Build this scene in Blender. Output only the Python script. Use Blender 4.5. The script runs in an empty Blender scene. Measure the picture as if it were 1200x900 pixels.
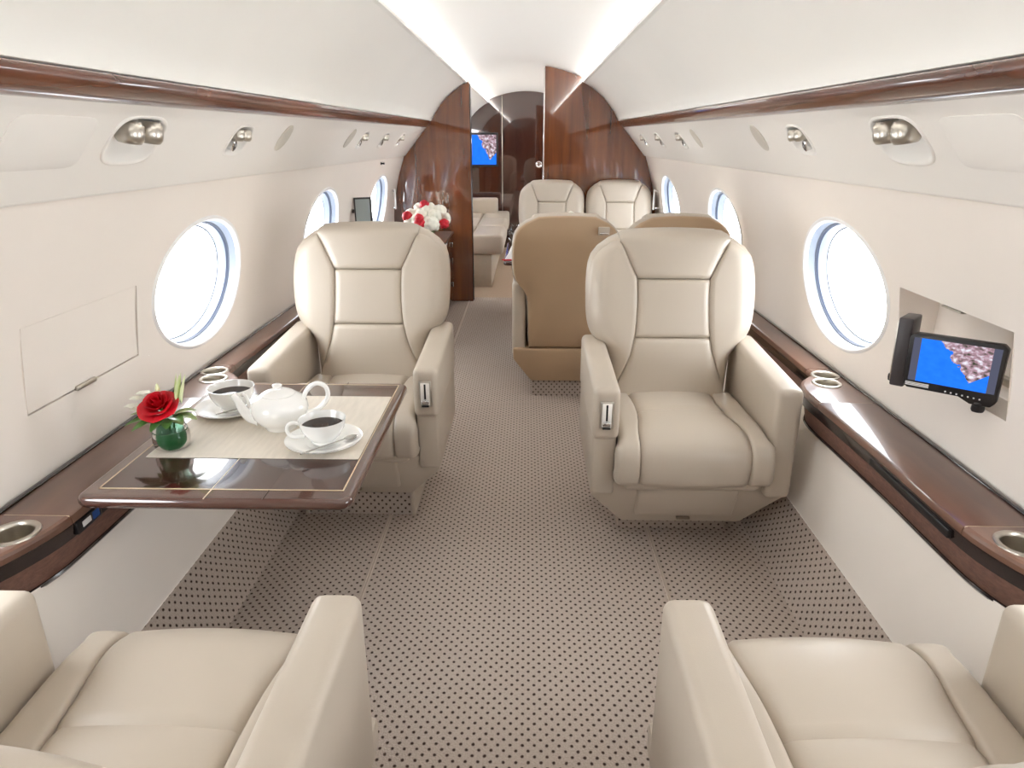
import bpy, bmesh, math, random
from mathutils import Vector, Matrix

random.seed(7)
sc = bpy.context.scene
COL = sc.collection
PI = math.pi

# ------------------------------------------------------------------ camera, world, exposure
cd = bpy.data.cameras.new('camera'); cam = bpy.data.objects.new('camera', cd); COL.objects.link(cam)
cd.sensor_width = 36.0; cd.lens = 24.0; cd.clip_start = 0.02
_d = Vector((19.0, 286.0, -800.0)).normalized()        # world +Y in camera axes (vanishing point of the cabin)
_z = Vector((0.0, -_d.z, _d.y)).normalized()
_x = _d.cross(_z)
_R = Matrix((_x, _d, _z))                              # rows: world axes seen from the camera = camera -> world
cam.matrix_world = Matrix.Translation((0.03, 0.0, 1.32)) @ _R.to_4x4()
sc.camera = cam

world = bpy.data.worlds.new('daylight'); sc.world = world; world.use_nodes = True
bg = world.node_tree.nodes['Background']
bg.inputs[0].default_value = (0.93, 0.97, 1.0, 1); bg.inputs[1].default_value = 9.0
sc.view_settings.view_transform = 'Standard'; sc.view_settings.look = 'None'
sc.view_settings.gamma = 1.0; sc.view_settings.use_curve_mapping = False
sc.view_settings.exposure = 0.62
sc.cycles.max_bounces = 16; sc.cycles.diffuse_bounces = 8; sc.cycles.glossy_bounces = 6
sc.cycles.transmission_bounces = 8; sc.cycles.transparent_max_bounces = 12
sc.cycles.caustics_reflective = False; sc.cycles.caustics_refractive = False
COVE_POWER = 21.0

# ------------------------------------------------------------------ materials
def lin(r, g, b):
    f = lambda c: (c / 255 / 12.92) if c / 255 <= 0.04045 else ((c / 255 + 0.055) / 1.055) ** 2.4
    return (f(r), f(g), f(b), 1)

def newmat(name):
    m = bpy.data.materials.new(name); m.use_nodes = True
    nt = m.node_tree; b = nt.nodes['Principled BSDF']
    return m, nt, b

def N(nt, t, **kw):
    n = nt.nodes.new(t)
    for k, v in kw.items():
        if k.startswith('i_'): n.inputs[int(k[2:])].default_value = v
        else: setattr(n, k, v)
    return n

def plain(name, col, rough=0.5, metal=0.0, coat=0.0, noise=0.0, nscale=8.0, bump=0.0, bscale=300.0, spec=0.5, stretch=(1, 1, 1)):
    m, nt, b = newmat(name); L = nt.links
    b.inputs['Base Color'].default_value = col; b.inputs['Roughness'].default_value = rough
    b.inputs['Metallic'].default_value = metal; b.inputs['Coat Weight'].default_value = coat
    b.inputs['Coat Roughness'].default_value = 0.04; b.inputs['Specular IOR Level'].default_value = spec
    tc = N(nt, 'ShaderNodeTexCoord')
    mp = N(nt, 'ShaderNodeMapping'); mp.inputs['Scale'].default_value = stretch; L.new(tc.outputs['Object'], mp.inputs[0])
    if noise:
        nz = N(nt, 'ShaderNodeTexNoise'); nz.inputs['Scale'].default_value = nscale; nz.inputs['Detail'].default_value = 4
        L.new(mp.outputs[0], nz.inputs[0])
        hs = N(nt, 'ShaderNodeMapRange'); hs.inputs[1].default_value = 0.25; hs.inputs[2].default_value = 0.75
        hs.inputs[3].default_value = 1 - noise; hs.inputs[4].default_value = 1 + noise
        L.new(nz.outputs[0], hs.inputs[0])
        mx = N(nt, 'ShaderNodeVectorMath', operation='SCALE'); mx.inputs[0].default_value = col[:3]
        L.new(hs.outputs[0], mx.inputs['Scale']); L.new(mx.outputs[0], b.inputs['Base Color'])
    if bump:
        nb = N(nt, 'ShaderNodeTexNoise'); nb.inputs['Scale'].default_value = bscale; nb.inputs['Detail'].default_value = 3
        L.new(mp.outputs[0], nb.inputs[0])
        bp = N(nt, 'ShaderNodeBump'); bp.inputs['Strength'].default_value = bump; bp.inputs['Distance'].default_value = 0.002
        L.new(nb.outputs[0], bp.inputs['Height']); L.new(bp.outputs[0], b.inputs['Normal'])
    return m

def wood(name, dark, light, scale=(1, 1, 1), rough=0.25, coat=0.8, ior=1.6):
    m, nt, b = newmat(name); L = nt.links
    tc = N(nt, 'ShaderNodeTexCoord'); mp = N(nt, 'ShaderNodeMapping'); mp.inputs['Scale'].default_value = scale
    L.new(tc.outputs['Object'], mp.inputs[0])
    n1 = N(nt, 'ShaderNodeTexNoise'); n1.inputs['Scale'].default_value = 6; n1.inputs['Detail'].default_value = 3; n1.inputs['Distortion'].default_value = 0.2
    n2 = N(nt, 'ShaderNodeTexNoise'); n2.inputs['Scale'].default_value = 40; n2.inputs['Detail'].default_value = 3
    L.new(mp.outputs[0], n1.inputs[0]); L.new(mp.outputs[0], n2.inputs[0])
    ad = N(nt, 'ShaderNodeMath', operation='MULTIPLY_ADD'); ad.inputs[1].default_value = 0.14
    L.new(n2.outputs[0], ad.inputs[0]); L.new(n1.outputs[0], ad.inputs[2])
    cr = N(nt, 'ShaderNodeValToRGB'); cr.color_ramp.elements[0].position = 0.40; cr.color_ramp.elements[0].color = dark
    cr.color_ramp.elements[1].position = 0.74; cr.color_ramp.elements[1].color = light
    L.new(ad.outputs[0], cr.inputs[0]); L.new(cr.outputs[0], b.inputs['Base Color'])
    b.inputs['Roughness'].default_value = rough; b.inputs['Coat Weight'].default_value = coat; b.inputs['Coat Roughness'].default_value = 0.03; b.inputs['Coat IOR'].default_value = ior
    return m

def carpet_mat(name, base, dot, px=0.0285, py=0.031, r0=0.12, r1=0.19):
    m, nt, b = newmat(name); L = nt.links
    uv = N(nt, 'ShaderNodeTexCoord')
    jit = N(nt, 'ShaderNodeTexNoise'); jit.inputs['Scale'].default_value = 60; L.new(uv.outputs['UV'], jit.inputs[0])
    js = N(nt, 'ShaderNodeVectorMath', operation='SCALE'); js.inputs['Scale'].default_value = 0.004; L.new(jit.outputs['Color'], js.inputs[0])
    ja = N(nt, 'ShaderNodeVectorMath', operation='ADD'); L.new(uv.outputs['UV'], ja.inputs[0]); L.new(js.outputs[0], ja.inputs[1])
    sc_ = N(nt, 'ShaderNodeVectorMath', operation='MULTIPLY'); sc_.inputs[1].default_value = (1 / px, 1 / py, 0); L.new(ja.outputs[0], sc_.inputs[0])
    outs = []
    for off in ((0, 0, 0), (0.5, 0.5, 0)):
        a = N(nt, 'ShaderNodeVectorMath', operation='ADD'); a.inputs[1].default_value = off; L.new(sc_.outputs[0], a.inputs[0])
        f = N(nt, 'ShaderNodeVectorMath', operation='FRACTION'); L.new(a.outputs[0], f.inputs[0])
        s = N(nt, 'ShaderNodeVectorMath', operation='SUBTRACT'); s.inputs[1].default_value = (0.5, 0.5, 0); L.new(f.outputs[0], s.inputs[0])
        mu = N(nt, 'ShaderNodeVectorMath', operation='MULTIPLY'); mu.inputs[1].default_value = (1, 1, 0); L.new(s.outputs[0], mu.inputs[0])
        ln = N(nt, 'ShaderNodeVectorMath', operation='LENGTH'); L.new(mu.outputs[0], ln.inputs[0]); outs.append(ln.outputs['Value'])
    mn = N(nt, 'ShaderNodeMath', operation='MINIMUM'); L.new(outs[0], mn.inputs[0]); L.new(outs[1], mn.inputs[1])
    mr = N(nt, 'ShaderNodeMapRange', interpolation_type='SMOOTHSTEP'); mr.inputs[1].default_value = r0; mr.inputs[2].default_value = r1
    L.new(mn.outputs[0], mr.inputs[0])
    fine = N(nt, 'ShaderNodeTexNoise'); fine.inputs['Scale'].default_value = 220; fine.inputs['Detail'].default_value = 3; L.new(uv.outputs['UV'], fine.inputs[0])
    fr = N(nt, 'ShaderNodeMapRange'); fr.inputs[3].default_value = 0.72; fr.inputs[4].default_value = 1.28; L.new(fine.outputs[0], fr.inputs[0])
    bs = N(nt, 'ShaderNodeVectorMath', operation='SCALE'); bs.inputs[0].default_value = base[:3]; L.new(fr.outputs[0], bs.inputs['Scale'])
    mix = N(nt, 'ShaderNodeMix', data_type='RGBA'); mix.inputs[6].default_value = dot
    L.new(mr.outputs[0], mix.inputs[0]); L.new(bs.outputs[0], mix.inputs[7]); L.new(mix.outputs[2], b.inputs['Base Color'])
    b.inputs['Roughness'].default_value = 0.95; b.inputs['Specular IOR Level'].default_value = 0.1
    bp = N(nt, 'ShaderNodeBump'); bp.inputs['Strength'].default_value = 0.5; bp.inputs['Distance'].default_value = 0.003
    L.new(fine.outputs[0], bp.inputs['Height']); L.new(bp.outputs[0], b.inputs['Normal'])
    return m

def emit(name, col, s):
    m, nt, b = newmat(name)
    nt.nodes.remove(b); e = N(nt, 'ShaderNodeEmission'); e.inputs[0].default_value = col; e.inputs[1].default_value = s
    nt.links.new(e.outputs[0], nt.nodes['Material Output'].inputs[0]); return m

def pane_mat():
    m, nt, b = newmat('window pane'); nt.nodes.remove(b)
    t = N(nt, 'ShaderNodeBsdfTransparent'); g = N(nt, 'ShaderNodeBsdfGlossy'); g.inputs['Roughness'].default_value = 0.02
    mx = N(nt, 'ShaderNodeMixShader'); mx.inputs[0].default_value = 0.05
    nt.links.new(t.outputs[0], mx.inputs[1]); nt.links.new(g.outputs[0], mx.inputs[2]); nt.links.new(mx.outputs[0], nt.nodes['Material Output'].inputs[0])
    return m

def glass_mat(name, col, alpha=0.45):
    m, nt, b = newmat(name); nt.nodes.remove(b)
    t = N(nt, 'ShaderNodeBsdfTransparent'); t.inputs[0].default_value = col
    g = N(nt, 'ShaderNodeBsdfGlossy'); g.inputs['Roughness'].default_value = 0.03
    fr = N(nt, 'ShaderNodeFresnel'); fr.inputs[0].default_value = 1.22
    mx = N(nt, 'ShaderNodeMixShader'); nt.links.new(fr.outputs[0], mx.inputs[0])
    nt.links.new(t.outputs[0], mx.inputs[1]); nt.links.new(g.outputs[0], mx.inputs[2]); nt.links.new(mx.outputs[0], nt.nodes['Material Output'].inputs[0])
    return m

def map_screen(name, strength=1.0):
    # moving-map display: blue sea on the left, pinkish-brown land with pale markings on the right
    m, nt, b = newmat(name); L = nt.links; nt.nodes.remove(b)
    uv = N(nt, 'ShaderNodeTexCoord'); sx = N(nt, 'ShaderNodeSeparateXYZ'); L.new(uv.outputs['UV'], sx.inputs[0])
    nz = N(nt, 'ShaderNodeTexNoise'); nz.inputs['Scale'].default_value = 7; nz.inputs['Detail'].default_value = 5; L.new(uv.outputs['UV'], nz.inputs[0])
    # land where x + 0.45*y + noise is large: coast runs from upper centre to lower right
    a = N(nt, 'ShaderNodeMath', operation='MULTIPLY_ADD'); a.inputs[1].default_value = 0.55; L.new(sx.outputs[1], a.inputs[0]); L.new(sx.outputs[0], a.inputs[2])
    c = N(nt, 'ShaderNodeMath', operation='MULTIPLY_ADD'); c.inputs[1].default_value = 0.35; L.new(nz.outputs[0], c.inputs[0]); L.new(a.outputs[0], c.inputs[2])
    land = N(nt, 'ShaderNodeMath', operation='GREATER_THAN'); land.inputs[1].default_value = 1.02; L.new(c.outputs[0], land.inputs[0])
    gulf = N(nt, 'ShaderNodeMath', operation='MULTIPLY_ADD'); gulf.inputs[1].default_value = -1.0; L.new(sx.outputs[1], gulf.inputs[0]); L.new(sx.outputs[0], gulf.inputs[2])
    gf = N(nt, 'ShaderNodeMath', operation='LESS_THAN'); gf.inputs[1].default_value = 0.60; L.new(gulf.outputs[0], gf.inputs[0])
    lm = N(nt, 'ShaderNodeMath', operation='MULTIPLY'); L.new(land.outputs[0], lm.inputs[0]); L.new(gf.outputs[0], lm.inputs[1])
    n2 = N(nt, 'ShaderNodeTexNoise'); n2.inputs['Scale'].default_value = 11; n2.inputs['Detail'].default_value = 7; L.new(uv.outputs['UV'], n2.inputs[0])
    cr = N(nt, 'ShaderNodeValToRGB'); e = cr.color_ramp.elements
    e[0].position = 0.34; e[0].color = lin(60, 62, 50); e[1].position = 0.66; e[1].color = lin(205, 205, 215)
    q = cr.color_ramp.elements.new(0.52); q.color = lin(158, 128, 140)
    L.new(n2.outputs[0], cr.inputs[0])
    sea = N(nt, 'ShaderNodeMix', data_type='RGBA'); sea.inputs[6].default_value = lin(24, 96, 226); sea.inputs[7].default_value = lin(40, 120, 240); L.new(nz.outputs[0], sea.inputs[0])
    mx = N(nt, 'ShaderNodeMix', data_type='RGBA'); L.new(lm.outputs[0], mx.inputs[0]); L.new(sea.outputs[2], mx.inputs[6]); L.new(cr.outputs[0], mx.inputs[7])
    em = N(nt, 'ShaderNodeEmission'); em.inputs[1].default_value = strength; L.new(mx.outputs[2], em.inputs[0])
    L.new(em.outputs[0], nt.nodes['Material Output'].inputs[0]); return m

M = {}
M['ceil'] = plain('ceiling cream', lin(248, 247, 244), 0.55)
M['side'] = plain('side panel cream', lin(246, 245, 241), 0.5, noise=0.01, nscale=3)
M['service'] = plain('service panel cream', lin(249, 246, 241), 0.5)
M['wall'] = plain('window wall fabric', lin(243, 236, 229), 0.6, noise=0.012, nscale=4, bump=0.05, bscale=500)
M['lower'] = plain('lower wall fabric', lin(235, 228, 220), 0.65, noise=0.015, nscale=5, bump=0.08, bscale=400)
M['groove'] = plain('gap shadow fabric', lin(120, 102, 88), 0.8)
M['leather'] = plain('cream leather', lin(187, 176, 162), 0.38, noise=0.02, nscale=6, bump=0.10, bscale=700)
M['tan'] = plain('tan leather', lin(176, 150, 121), 0.48, noise=0.03, nscale=5, bump=0.10, bscale=700)  # same leather as the cream; shade on the turned-away backs put into the colour
M['piping'] = plain('seam thread taupe', lin(120, 106, 92), 0.7)
M['rail'] = wood('rail walnut', lin(74, 38, 24), lin(126, 76, 54), (1.2, 0.35, 1.2), coat=0.5)
M['ledge'] = wood('ledge walnut', lin(84, 56, 44), lin(112, 78, 62), (1.5, 0.25, 1.5), rough=0.3, coat=0.6)
M['fascia'] = plain('dark gloss fascia', lin(30, 18, 18), 0.12, coat=0.9)
M['woven'] = plain('woven brown strip', lin(118, 86, 74), 0.6, noise=0.25, nscale=160, bump=0.5, bscale=260, stretch=(1, 0.3, 1))
M['bulk'] = wood('bulkhead mahogany', lin(80, 38, 14), lin(128, 68, 28), (1.6, 1.0, 0.12), rough=0.2, coat=1.0, ior=1.85)
M['bulkdark'] = wood('aft bulkhead mahogany', lin(44, 20, 14), lin(70, 36, 24), (2.0, 1.0, 0.2), rough=0.15, coat=1.0, ior=2.0)
M['table'] = wood('table walnut gloss', lin(46, 24, 19), lin(74, 42, 34), (0.5, 1.4, 1), rough=0.12, coat=1.0, ior=1.38)
M['tedge'] = plain('table edge gloss', lin(80, 52, 44), 0.15, coat=1.0)
M['inlay'] = plain('pale inlay', lin(196, 178, 150), 0.4)
M['metal'] = plain('brushed nickel', lin(196, 190, 180), 0.28, metal=1.0)
M['chrome'] = plain('polished chrome', lin(222, 222, 222), 0.12, metal=1.0)
M['carpet'] = carpet_mat('dotted carpet', lin(178, 165, 155), lin(62, 48, 43), r0=0.07, r1=0.20)
M['carpet_plain'] = plain('beige carpet', lin(176, 156, 136), 0.95, noise=0.15, nscale=200, bump=0.3, bscale=400)
M['binding'] = plain('carpet binding', lin(190, 176, 164), 0.9)
M['divanbase'] = plain('greige upholstery', lin(186, 176, 160), 0.7, noise=0.05, nscale=30)
M['white'] = plain('window trim white', lin(244, 244, 244), 0.35)
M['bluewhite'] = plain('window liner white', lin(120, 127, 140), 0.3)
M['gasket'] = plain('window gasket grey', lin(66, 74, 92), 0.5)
M['pane'] = pane_mat()
M['cove'] = emit('cove lamp', (1.0, 0.985, 0.962, 1), COVE_POWER)
M['black'] = plain('black plastic', lin(28, 26, 28), 0.35)
M['dark'] = plain('charcoal plastic', lin(64, 58, 60), 0.4)
M['map'] = map_screen('moving map display', 1.0)
M['screengrey'] = emit('screen border glow', lin(74, 76, 92), 1.0)
M['print'] = plain('white print', lin(230, 230, 230), 0.5)
M['china'] = plain('white porcelain', lin(244, 244, 242), 0.12, coat=0.6)
M['coffee'] = plain('black coffee', lin(40, 22, 12), 0.08, spec=0.15)
M['linen'] = plain('linen placemat', lin(214, 206, 194), 0.8, noise=0.07, nscale=26, bump=0.2, bscale=500, stretch=(3.2, 0.5, 1))
M['silver'] = plain('silver spoon', lin(168, 166, 162), 0.18, metal=1.0)
M['vase'] = glass_mat('green vase glass', (0.72, 0.86, 0.78, 1))
M['vasein'] = plain('leaf wrap in vase', lin(44, 88, 54), 0.3, noise=0.25, nscale=40)
M['rose'] = plain('red rose petal', lin(196, 12, 32), 0.45, noise=0.15, nscale=30)
M['redflower'] = plain('crimson petal', lin(196, 22, 44), 0.5, noise=0.2, nscale=60)
M['whiteflower'] = plain('white petal', lin(240, 240, 228), 0.55, noise=0.05, nscale=60)
M['palegreen'] = plain('pale green petal', lin(222, 230, 186), 0.5, noise=0.1, nscale=50)
M['leaf'] = plain('green leaf', lin(86, 128, 62), 0.4, noise=0.25, nscale=40)
M['leafpale'] = plain('variegated leaf', lin(160, 176, 118), 0.4, noise=0.3, nscale=60)
M['stem'] = plain('green stem', lin(90, 130, 60), 0.5)
M['bluepanel'] = emit('switch display', lin(40, 58, 96), 0.5)
M['glass'] = glass_mat('clear glass', (0.96, 0.97, 0.98, 1))

# ------------------------------------------------------------------ mesh helpers
def link(name, me, parent=None):
    o = bpy.data.objects.new(name, me); COL.objects.link(o)
    if parent is not None: o.parent = parent
    return o

def mesh(name, verts, faces, mat, parent=None, smooth=True, uvs=None, angle=None, recalc=True, loc=None):
    me = bpy.data.meshes.new(name); me.from_pydata([tuple(v) for v in verts], [], faces)
    if uvs is not None:
        ul = me.uv_layers.new(name='UVMap')
        for lp in me.loops: ul.data[lp.index].uv = uvs[lp.vertex_index]
    if recalc:
        bm = bmesh.new(); bm.from_mesh(me); bmesh.ops.remove_doubles(bm, verts=bm.verts, dist=1e-6)
        bmesh.ops.recalc_face_normals(bm, faces=bm.faces); bm.to_mesh(me); bm.free()
    me.materials.append(M[mat] if isinstance(mat, str) else mat)
    for p in me.polygons: p.use_smooth = smooth
    if smooth and angle: me.set_sharp_from_angle(angle=math.radians(angle))
    o = link(name, me, parent)
    if loc is not None: o.location = loc
    return o

def bm_obj(name, bm, mat, parent=None, smooth=True, angle=40, loc=None):
    me = bpy.data.meshes.new(name); bm.to_mesh(me); bm.free()
    me.materials.append(M[mat] if isinstance(mat, str) else mat)
    for p in me.polygons: p.use_smooth = smooth
    if smooth: me.set_sharp_from_angle(angle=math.radians(angle))
    o = link(name, me, parent)
    if loc is not None: o.location = loc
    return o

def rbox(name, lo, hi, mat, parent=None, bev=0.004, seg=2, fn=None, matrix=None):
    bm = bmesh.new(); bmesh.ops.create_cube(bm, size=1)
    for v in bm.verts:
        v.co = Vector([lo[i] + (hi[i] - lo[i]) * (v.co[i] + 0.5) for i in range(3)])
    if bev: bmesh.ops.bevel(bm, geom=list(bm.edges), offset=bev, segments=seg, affect='EDGES', profile=0.5)
    if fn:
        for v in bm.verts: v.co = Vector(fn(*v.co))
    if matrix is not None: bm.transform(matrix)
    return bm_obj(name, bm, mat, parent, angle=50)

def prism(name, poly, axis, a, b, mat, parent=None, bev=0.0, seg=2):
    # poly: list of 2D points; axis 'y' -> (x,z) polygon, 'z' -> (x,y), 'x' -> (y,z)
    def P(p, t): return {'y': (p[0], t, p[1]), 'z': (p[0], p[1], t), 'x': (t, p[0], p[1])}[axis]
    bm = bmesh.new(); lo = [bm.verts.new(P(p, a)) for p in poly]; hi = [bm.verts.new(P(p, b)) for p in poly]
    n = len(poly)
    bm.faces.new(lo); bm.faces.new(hi[::-1])
    for i in range(n): bm.faces.new((lo[i], hi[i], hi[(i + 1) % n], lo[(i + 1) % n]))
    bmesh.ops.recalc_face_normals(bm, faces=bm.faces)
    if bev:
        es = [e for e in bm.edges if len(e.link_faces) == 2 and e.calc_face_angle(0) > 0.6]
        bmesh.ops.bevel(bm, geom=es, offset=bev, segments=seg, affect='EDGES', profile=0.5)
    return bm_obj(name, bm, mat, parent, angle=35)

def loft(name, rings, mat, parent=None, caps=(True, True), angle=45, closed=True):
    n = len(rings[0]); verts = [p for r in rings for p in r]; faces = []
    for i in range(len(rings) - 1):
        for j in range(n if closed else n - 1):
            k = (j + 1) % n; faces.append((i * n + j, i * n + k, (i + 1) * n + k, (i + 1) * n + j))
    if caps[0]: faces.append(tuple(range(n - 1, -1, -1)))
    if caps[1]: faces.append(tuple(range((len(rings) - 1) * n, len(rings) * n)))
    return mesh(name, verts, faces, mat, parent, angle=angle)

def lathe(name, prof, mat, parent=None, seg=32, angle=50, caps=(False, False), c=(0, 0, 0)):
    rings = [[(c[0] + r * math.cos(2 * PI * k / seg), c[1] + r * math.sin(2 * PI * k / seg), c[2] + z) for k in range(seg)] for r, z in prof]
    return loft(name, rings, mat, parent, caps, angle)

def tube_rings(pts, rad, seg=10, ref=Vector((0.3, 0.1, 1))):
    pts = [Vector(p) for p in pts]; rings = []
    for i, p in enumerate(pts):
        t = (pts[min(i + 1, len(pts) - 1)] - pts[max(i - 1, 0)]).normalized()
        u = t.cross(ref)
        if u.length < 1e-4: u = t.cross(Vector((1, 0, 0)))
        u.normalize(); w = t.cross(u)
        r = rad[i] if isinstance(rad, (list, tuple)) else rad
        rings.append([tuple(p + u * r * math.cos(2 * PI * k / seg) + w * r * math.sin(2 * PI * k / seg)) for k in range(seg)])
    return rings

def tube(name, pts, rad, mat, parent=None, seg=10, ref=Vector((0.3, 0.1, 1))):
    return loft(name, tube_rings(pts, rad, seg, ref), mat, parent)

def spline(ctrl, n):
    # Catmull-Rom resampled by arc length
    P = [Vector(c) for c in ctrl]; out = []
    Q = [P[0] * 2 - P[1]] + P + [P[-1] * 2 - P[-2]]
    dense = []
    for i in range(1, len(Q) - 2):
        for k in range(16):
            t = k / 16; a, b, c, d = Q[i - 1], Q[i], Q[i + 1], Q[i + 2]
            dense.append(0.5 * ((2 * b) + (c - a) * t + (2 * a - 5 * b + 4 * c - d) * t * t + (3 * b - a - 3 * c + d) * t ** 3))
    dense.append(P[-1])
    L = [0]
    for i in range(1, len(dense)): L.append(L[-1] + (dense[i] - dense[i - 1]).length)
    j = 0
    for k in range(n):
        s = L[-1] * k / (n - 1)
        while j < len(L) - 2 and L[j + 1] < s: j += 1
        f = (s - L[j]) / max(1e-9, L[j + 1] - L[j]); out.append(dense[j].lerp(dense[j + 1], min(1, f)))
    return out

def lerp_table(tab, v):
    if v <= tab[0][0]: return tab[0][1]
    for (a, x), (b, y) in zip(tab, tab[1:]):
        if v <= b: return x + (y - x) * (v - a) / (b - a)
    return tab[-1][1]

def smooth_table(tab, v):
    # monotone-ish smooth interpolation
    if v <= tab[0][0]: return tab[0][1]
    if v >= tab[-1][0]: return tab[-1][1]
    for i in range(len(tab) - 1):
        a, x = tab[i]; b, y = tab[i + 1]
        if v <= b:
            t = (v - a) / (b - a)
            m0 = (y - tab[i - 1][1]) / (b - tab[i - 1][0]) if i else (y - x) / (b - a)
            m1 = (tab[i + 2][1] - x) / (tab[i + 2][0] - a) if i + 2 < len(tab) else (y - x) / (b - a)
            h = b - a
            return (2 * t ** 3 - 3 * t * t + 1) * x + (t ** 3 - 2 * t * t + t) * h * m0 + (-2 * t ** 3 + 3 * t * t) * y + (t ** 3 - t * t) * h * m1

def pad(name, path, xl, xr, mat, parent, nx=13, np_=26, edge=((0.012, 0.012),) * 4, crown=0.0, flip=False, skirt=0.03):
    """Upholstered pad: path is the (y,z) section line, xl/xr its side seams as functions of (y,z);
    edge = (radius, drop) at left, right, start, end."""
    pts = spline([(0, y, z) for y, z in path], np_)
    L = [0]
    for i in range(1, np_): L.append(L[-1] + (pts[i] - pts[i - 1]).length)
    rd = lambda d, r, h: h * (1 - math.sqrt(max(0.0, 1 - (1 - min(max(d, 0) / r, 1)) ** 2))) if r > 0 else 0
    V, B, cols = [], [], nx
    for i, p in enumerate(pts):
        t = (pts[min(i + 1, np_ - 1)] - pts[max(i - 1, 0)]).normalized()
        n = Vector((0, t.z, -t.y)) * (-1 if flip else 1)
        a, b = xl(p.y, p.z), xr(p.y, p.z)
        for j in range(nx):
            s0 = j / (nx - 1); s = 0.45 * s0 + 0.55 * (0.5 - 0.5 * math.cos(PI * s0))
            x = a + (b - a) * s
            off = crown * 4 * s * (1 - s) - rd(x - a, *edge[0]) - rd(b - x, *edge[1]) - rd(L[i], *edge[2]) - rd(L[-1] - L[i], *edge[3])
            q = p + n * off; V.append((x, q.y, q.z)); B.append((x, q.y - n.y * skirt, q.z - n.z * skirt))
    F = []
    for i in range(np_ - 1):
        for j in range(nx - 1):
            F.append((i * nx + j, i * nx + j + 1, (i + 1) * nx + j + 1, (i + 1) * nx + j))
    border = list(range(nx)) + [i * nx + nx - 1 for i in range(1, np_)] + [(np_ - 1) * nx + j for j in range(nx - 2, -1, -1)] + [i * nx for i in range(np_ - 2, 0, -1)]
    base = len(V); V = V + [B[k] for k in border]
    m = len(border)
    for k in range(m): F.append((border[k], border[(k + 1) % m], base + (k + 1) % m, base + k))
    return mesh(name, V, F, mat, parent, angle=60)

def tag(o, label, cat, group=None, kind=None):
    o['label'] = label; o['category'] = cat
    if group: o['group'] = group
    if kind: o['kind'] = kind
    return o

def thing(name, label, cat, loc=(0, 0, 0), rz=0.0, group=None, kind=None):
    o = bpy.data.objects.new(name, None); COL.objects.link(o); o.empty_display_size = 0.1
    o.location = loc; o.rotation_euler = (0, 0, rz)
    return tag(o, label, cat, group, kind)

# ------------------------------------------------------------------ cabin shell (cross-section profiles, right side; left is mirrored)
YB, YP, YA = -1.7, 5.85, 9.0          # back wall behind camera, partition, aft wall
SIDE = [(0.452, 1.752), (0.50, 1.729), (0.56, 1.690), (0.62, 1.640), (0.675, 1.580), (0.715, 1.525), (0.737, 1.490), (0.741, 1.466), (0.770, 1.464)]
SERV = [(0.787, 1.424), (0.965, 1.205)]
WALLK = [(0.977, 1.212), (0.992, 1.165), (1.007, 1.12), (1.021, 1.075), (1.034, 1.03), (1.046, 0.985), (1.057, 0.94), (1.067, 0.895), (1.075, 0.85), (1.081, 0.81), (1.086, 0.77), (1.090, 0.72), (1.092, 0.67), (1.093, 0.62), (1.093, 0.56)]
WZ = sorted([(z, x) for x, z in WALLK])
wall_x = lambda z: lerp_table(WZ, z)
LOWER = [(1.10, 0.456), (0.965, 0.456), (0.964, 0.452), (0.952, 0.40), (0.940, 0.28), (0.926, 0.165)]
RISER = [(0.926, 0.167), (0.905, 0.125), (0.868, 0.065), (0.835, 0.015), (0.822, 0.0)]
WIN_Y = [-0.59, 0.84, 2.27, 3.70, 5.13]
WA, WB, WC = 0.318, 0.208, 0.868       # window half length, half height, centre height
ceil_z = lambda x: 1.877 - 0.45 * x * x

def sag(y, z):
    # the rail and the panel edges beside it run slightly lower towards the front of the cabin
    w = min(1.0, max(0.0, (z - 1.37) / 0.05)) if z < 1.47 else max(0.0, (1.75 - z) / 0.28)
    return z - 0.028 * max(0.0, (YP - y) / 4.65) * w

def strip(name, prof, y0, y1, sgn, mat, parent=None, uv=False, **kw):
    V, F, U = [], [], []; n = len(prof); s = 0.0; acc = [0.0]
    for a, b in zip(prof, prof[1:]): acc.append(acc[-1] + math.hypot(b[0] - a[0], b[1] - a[1]))
    ys = [y0, YP, y1]; ny = 3
    for y in ys:
        for k, (x, z) in enumerate(prof): V.append((sgn * x, y, sag(y, z))); U.append((acc[k], y))
    for i in range(ny - 1):
        for k in range(n - 1): F.append((i * n + k, i * n + k + 1, (i + 1) * n + k + 1, (i + 1) * n + k))
    return mesh(name, V, F, mat, parent, uvs=U if uv else None, recalc=not uv, **kw)

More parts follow.
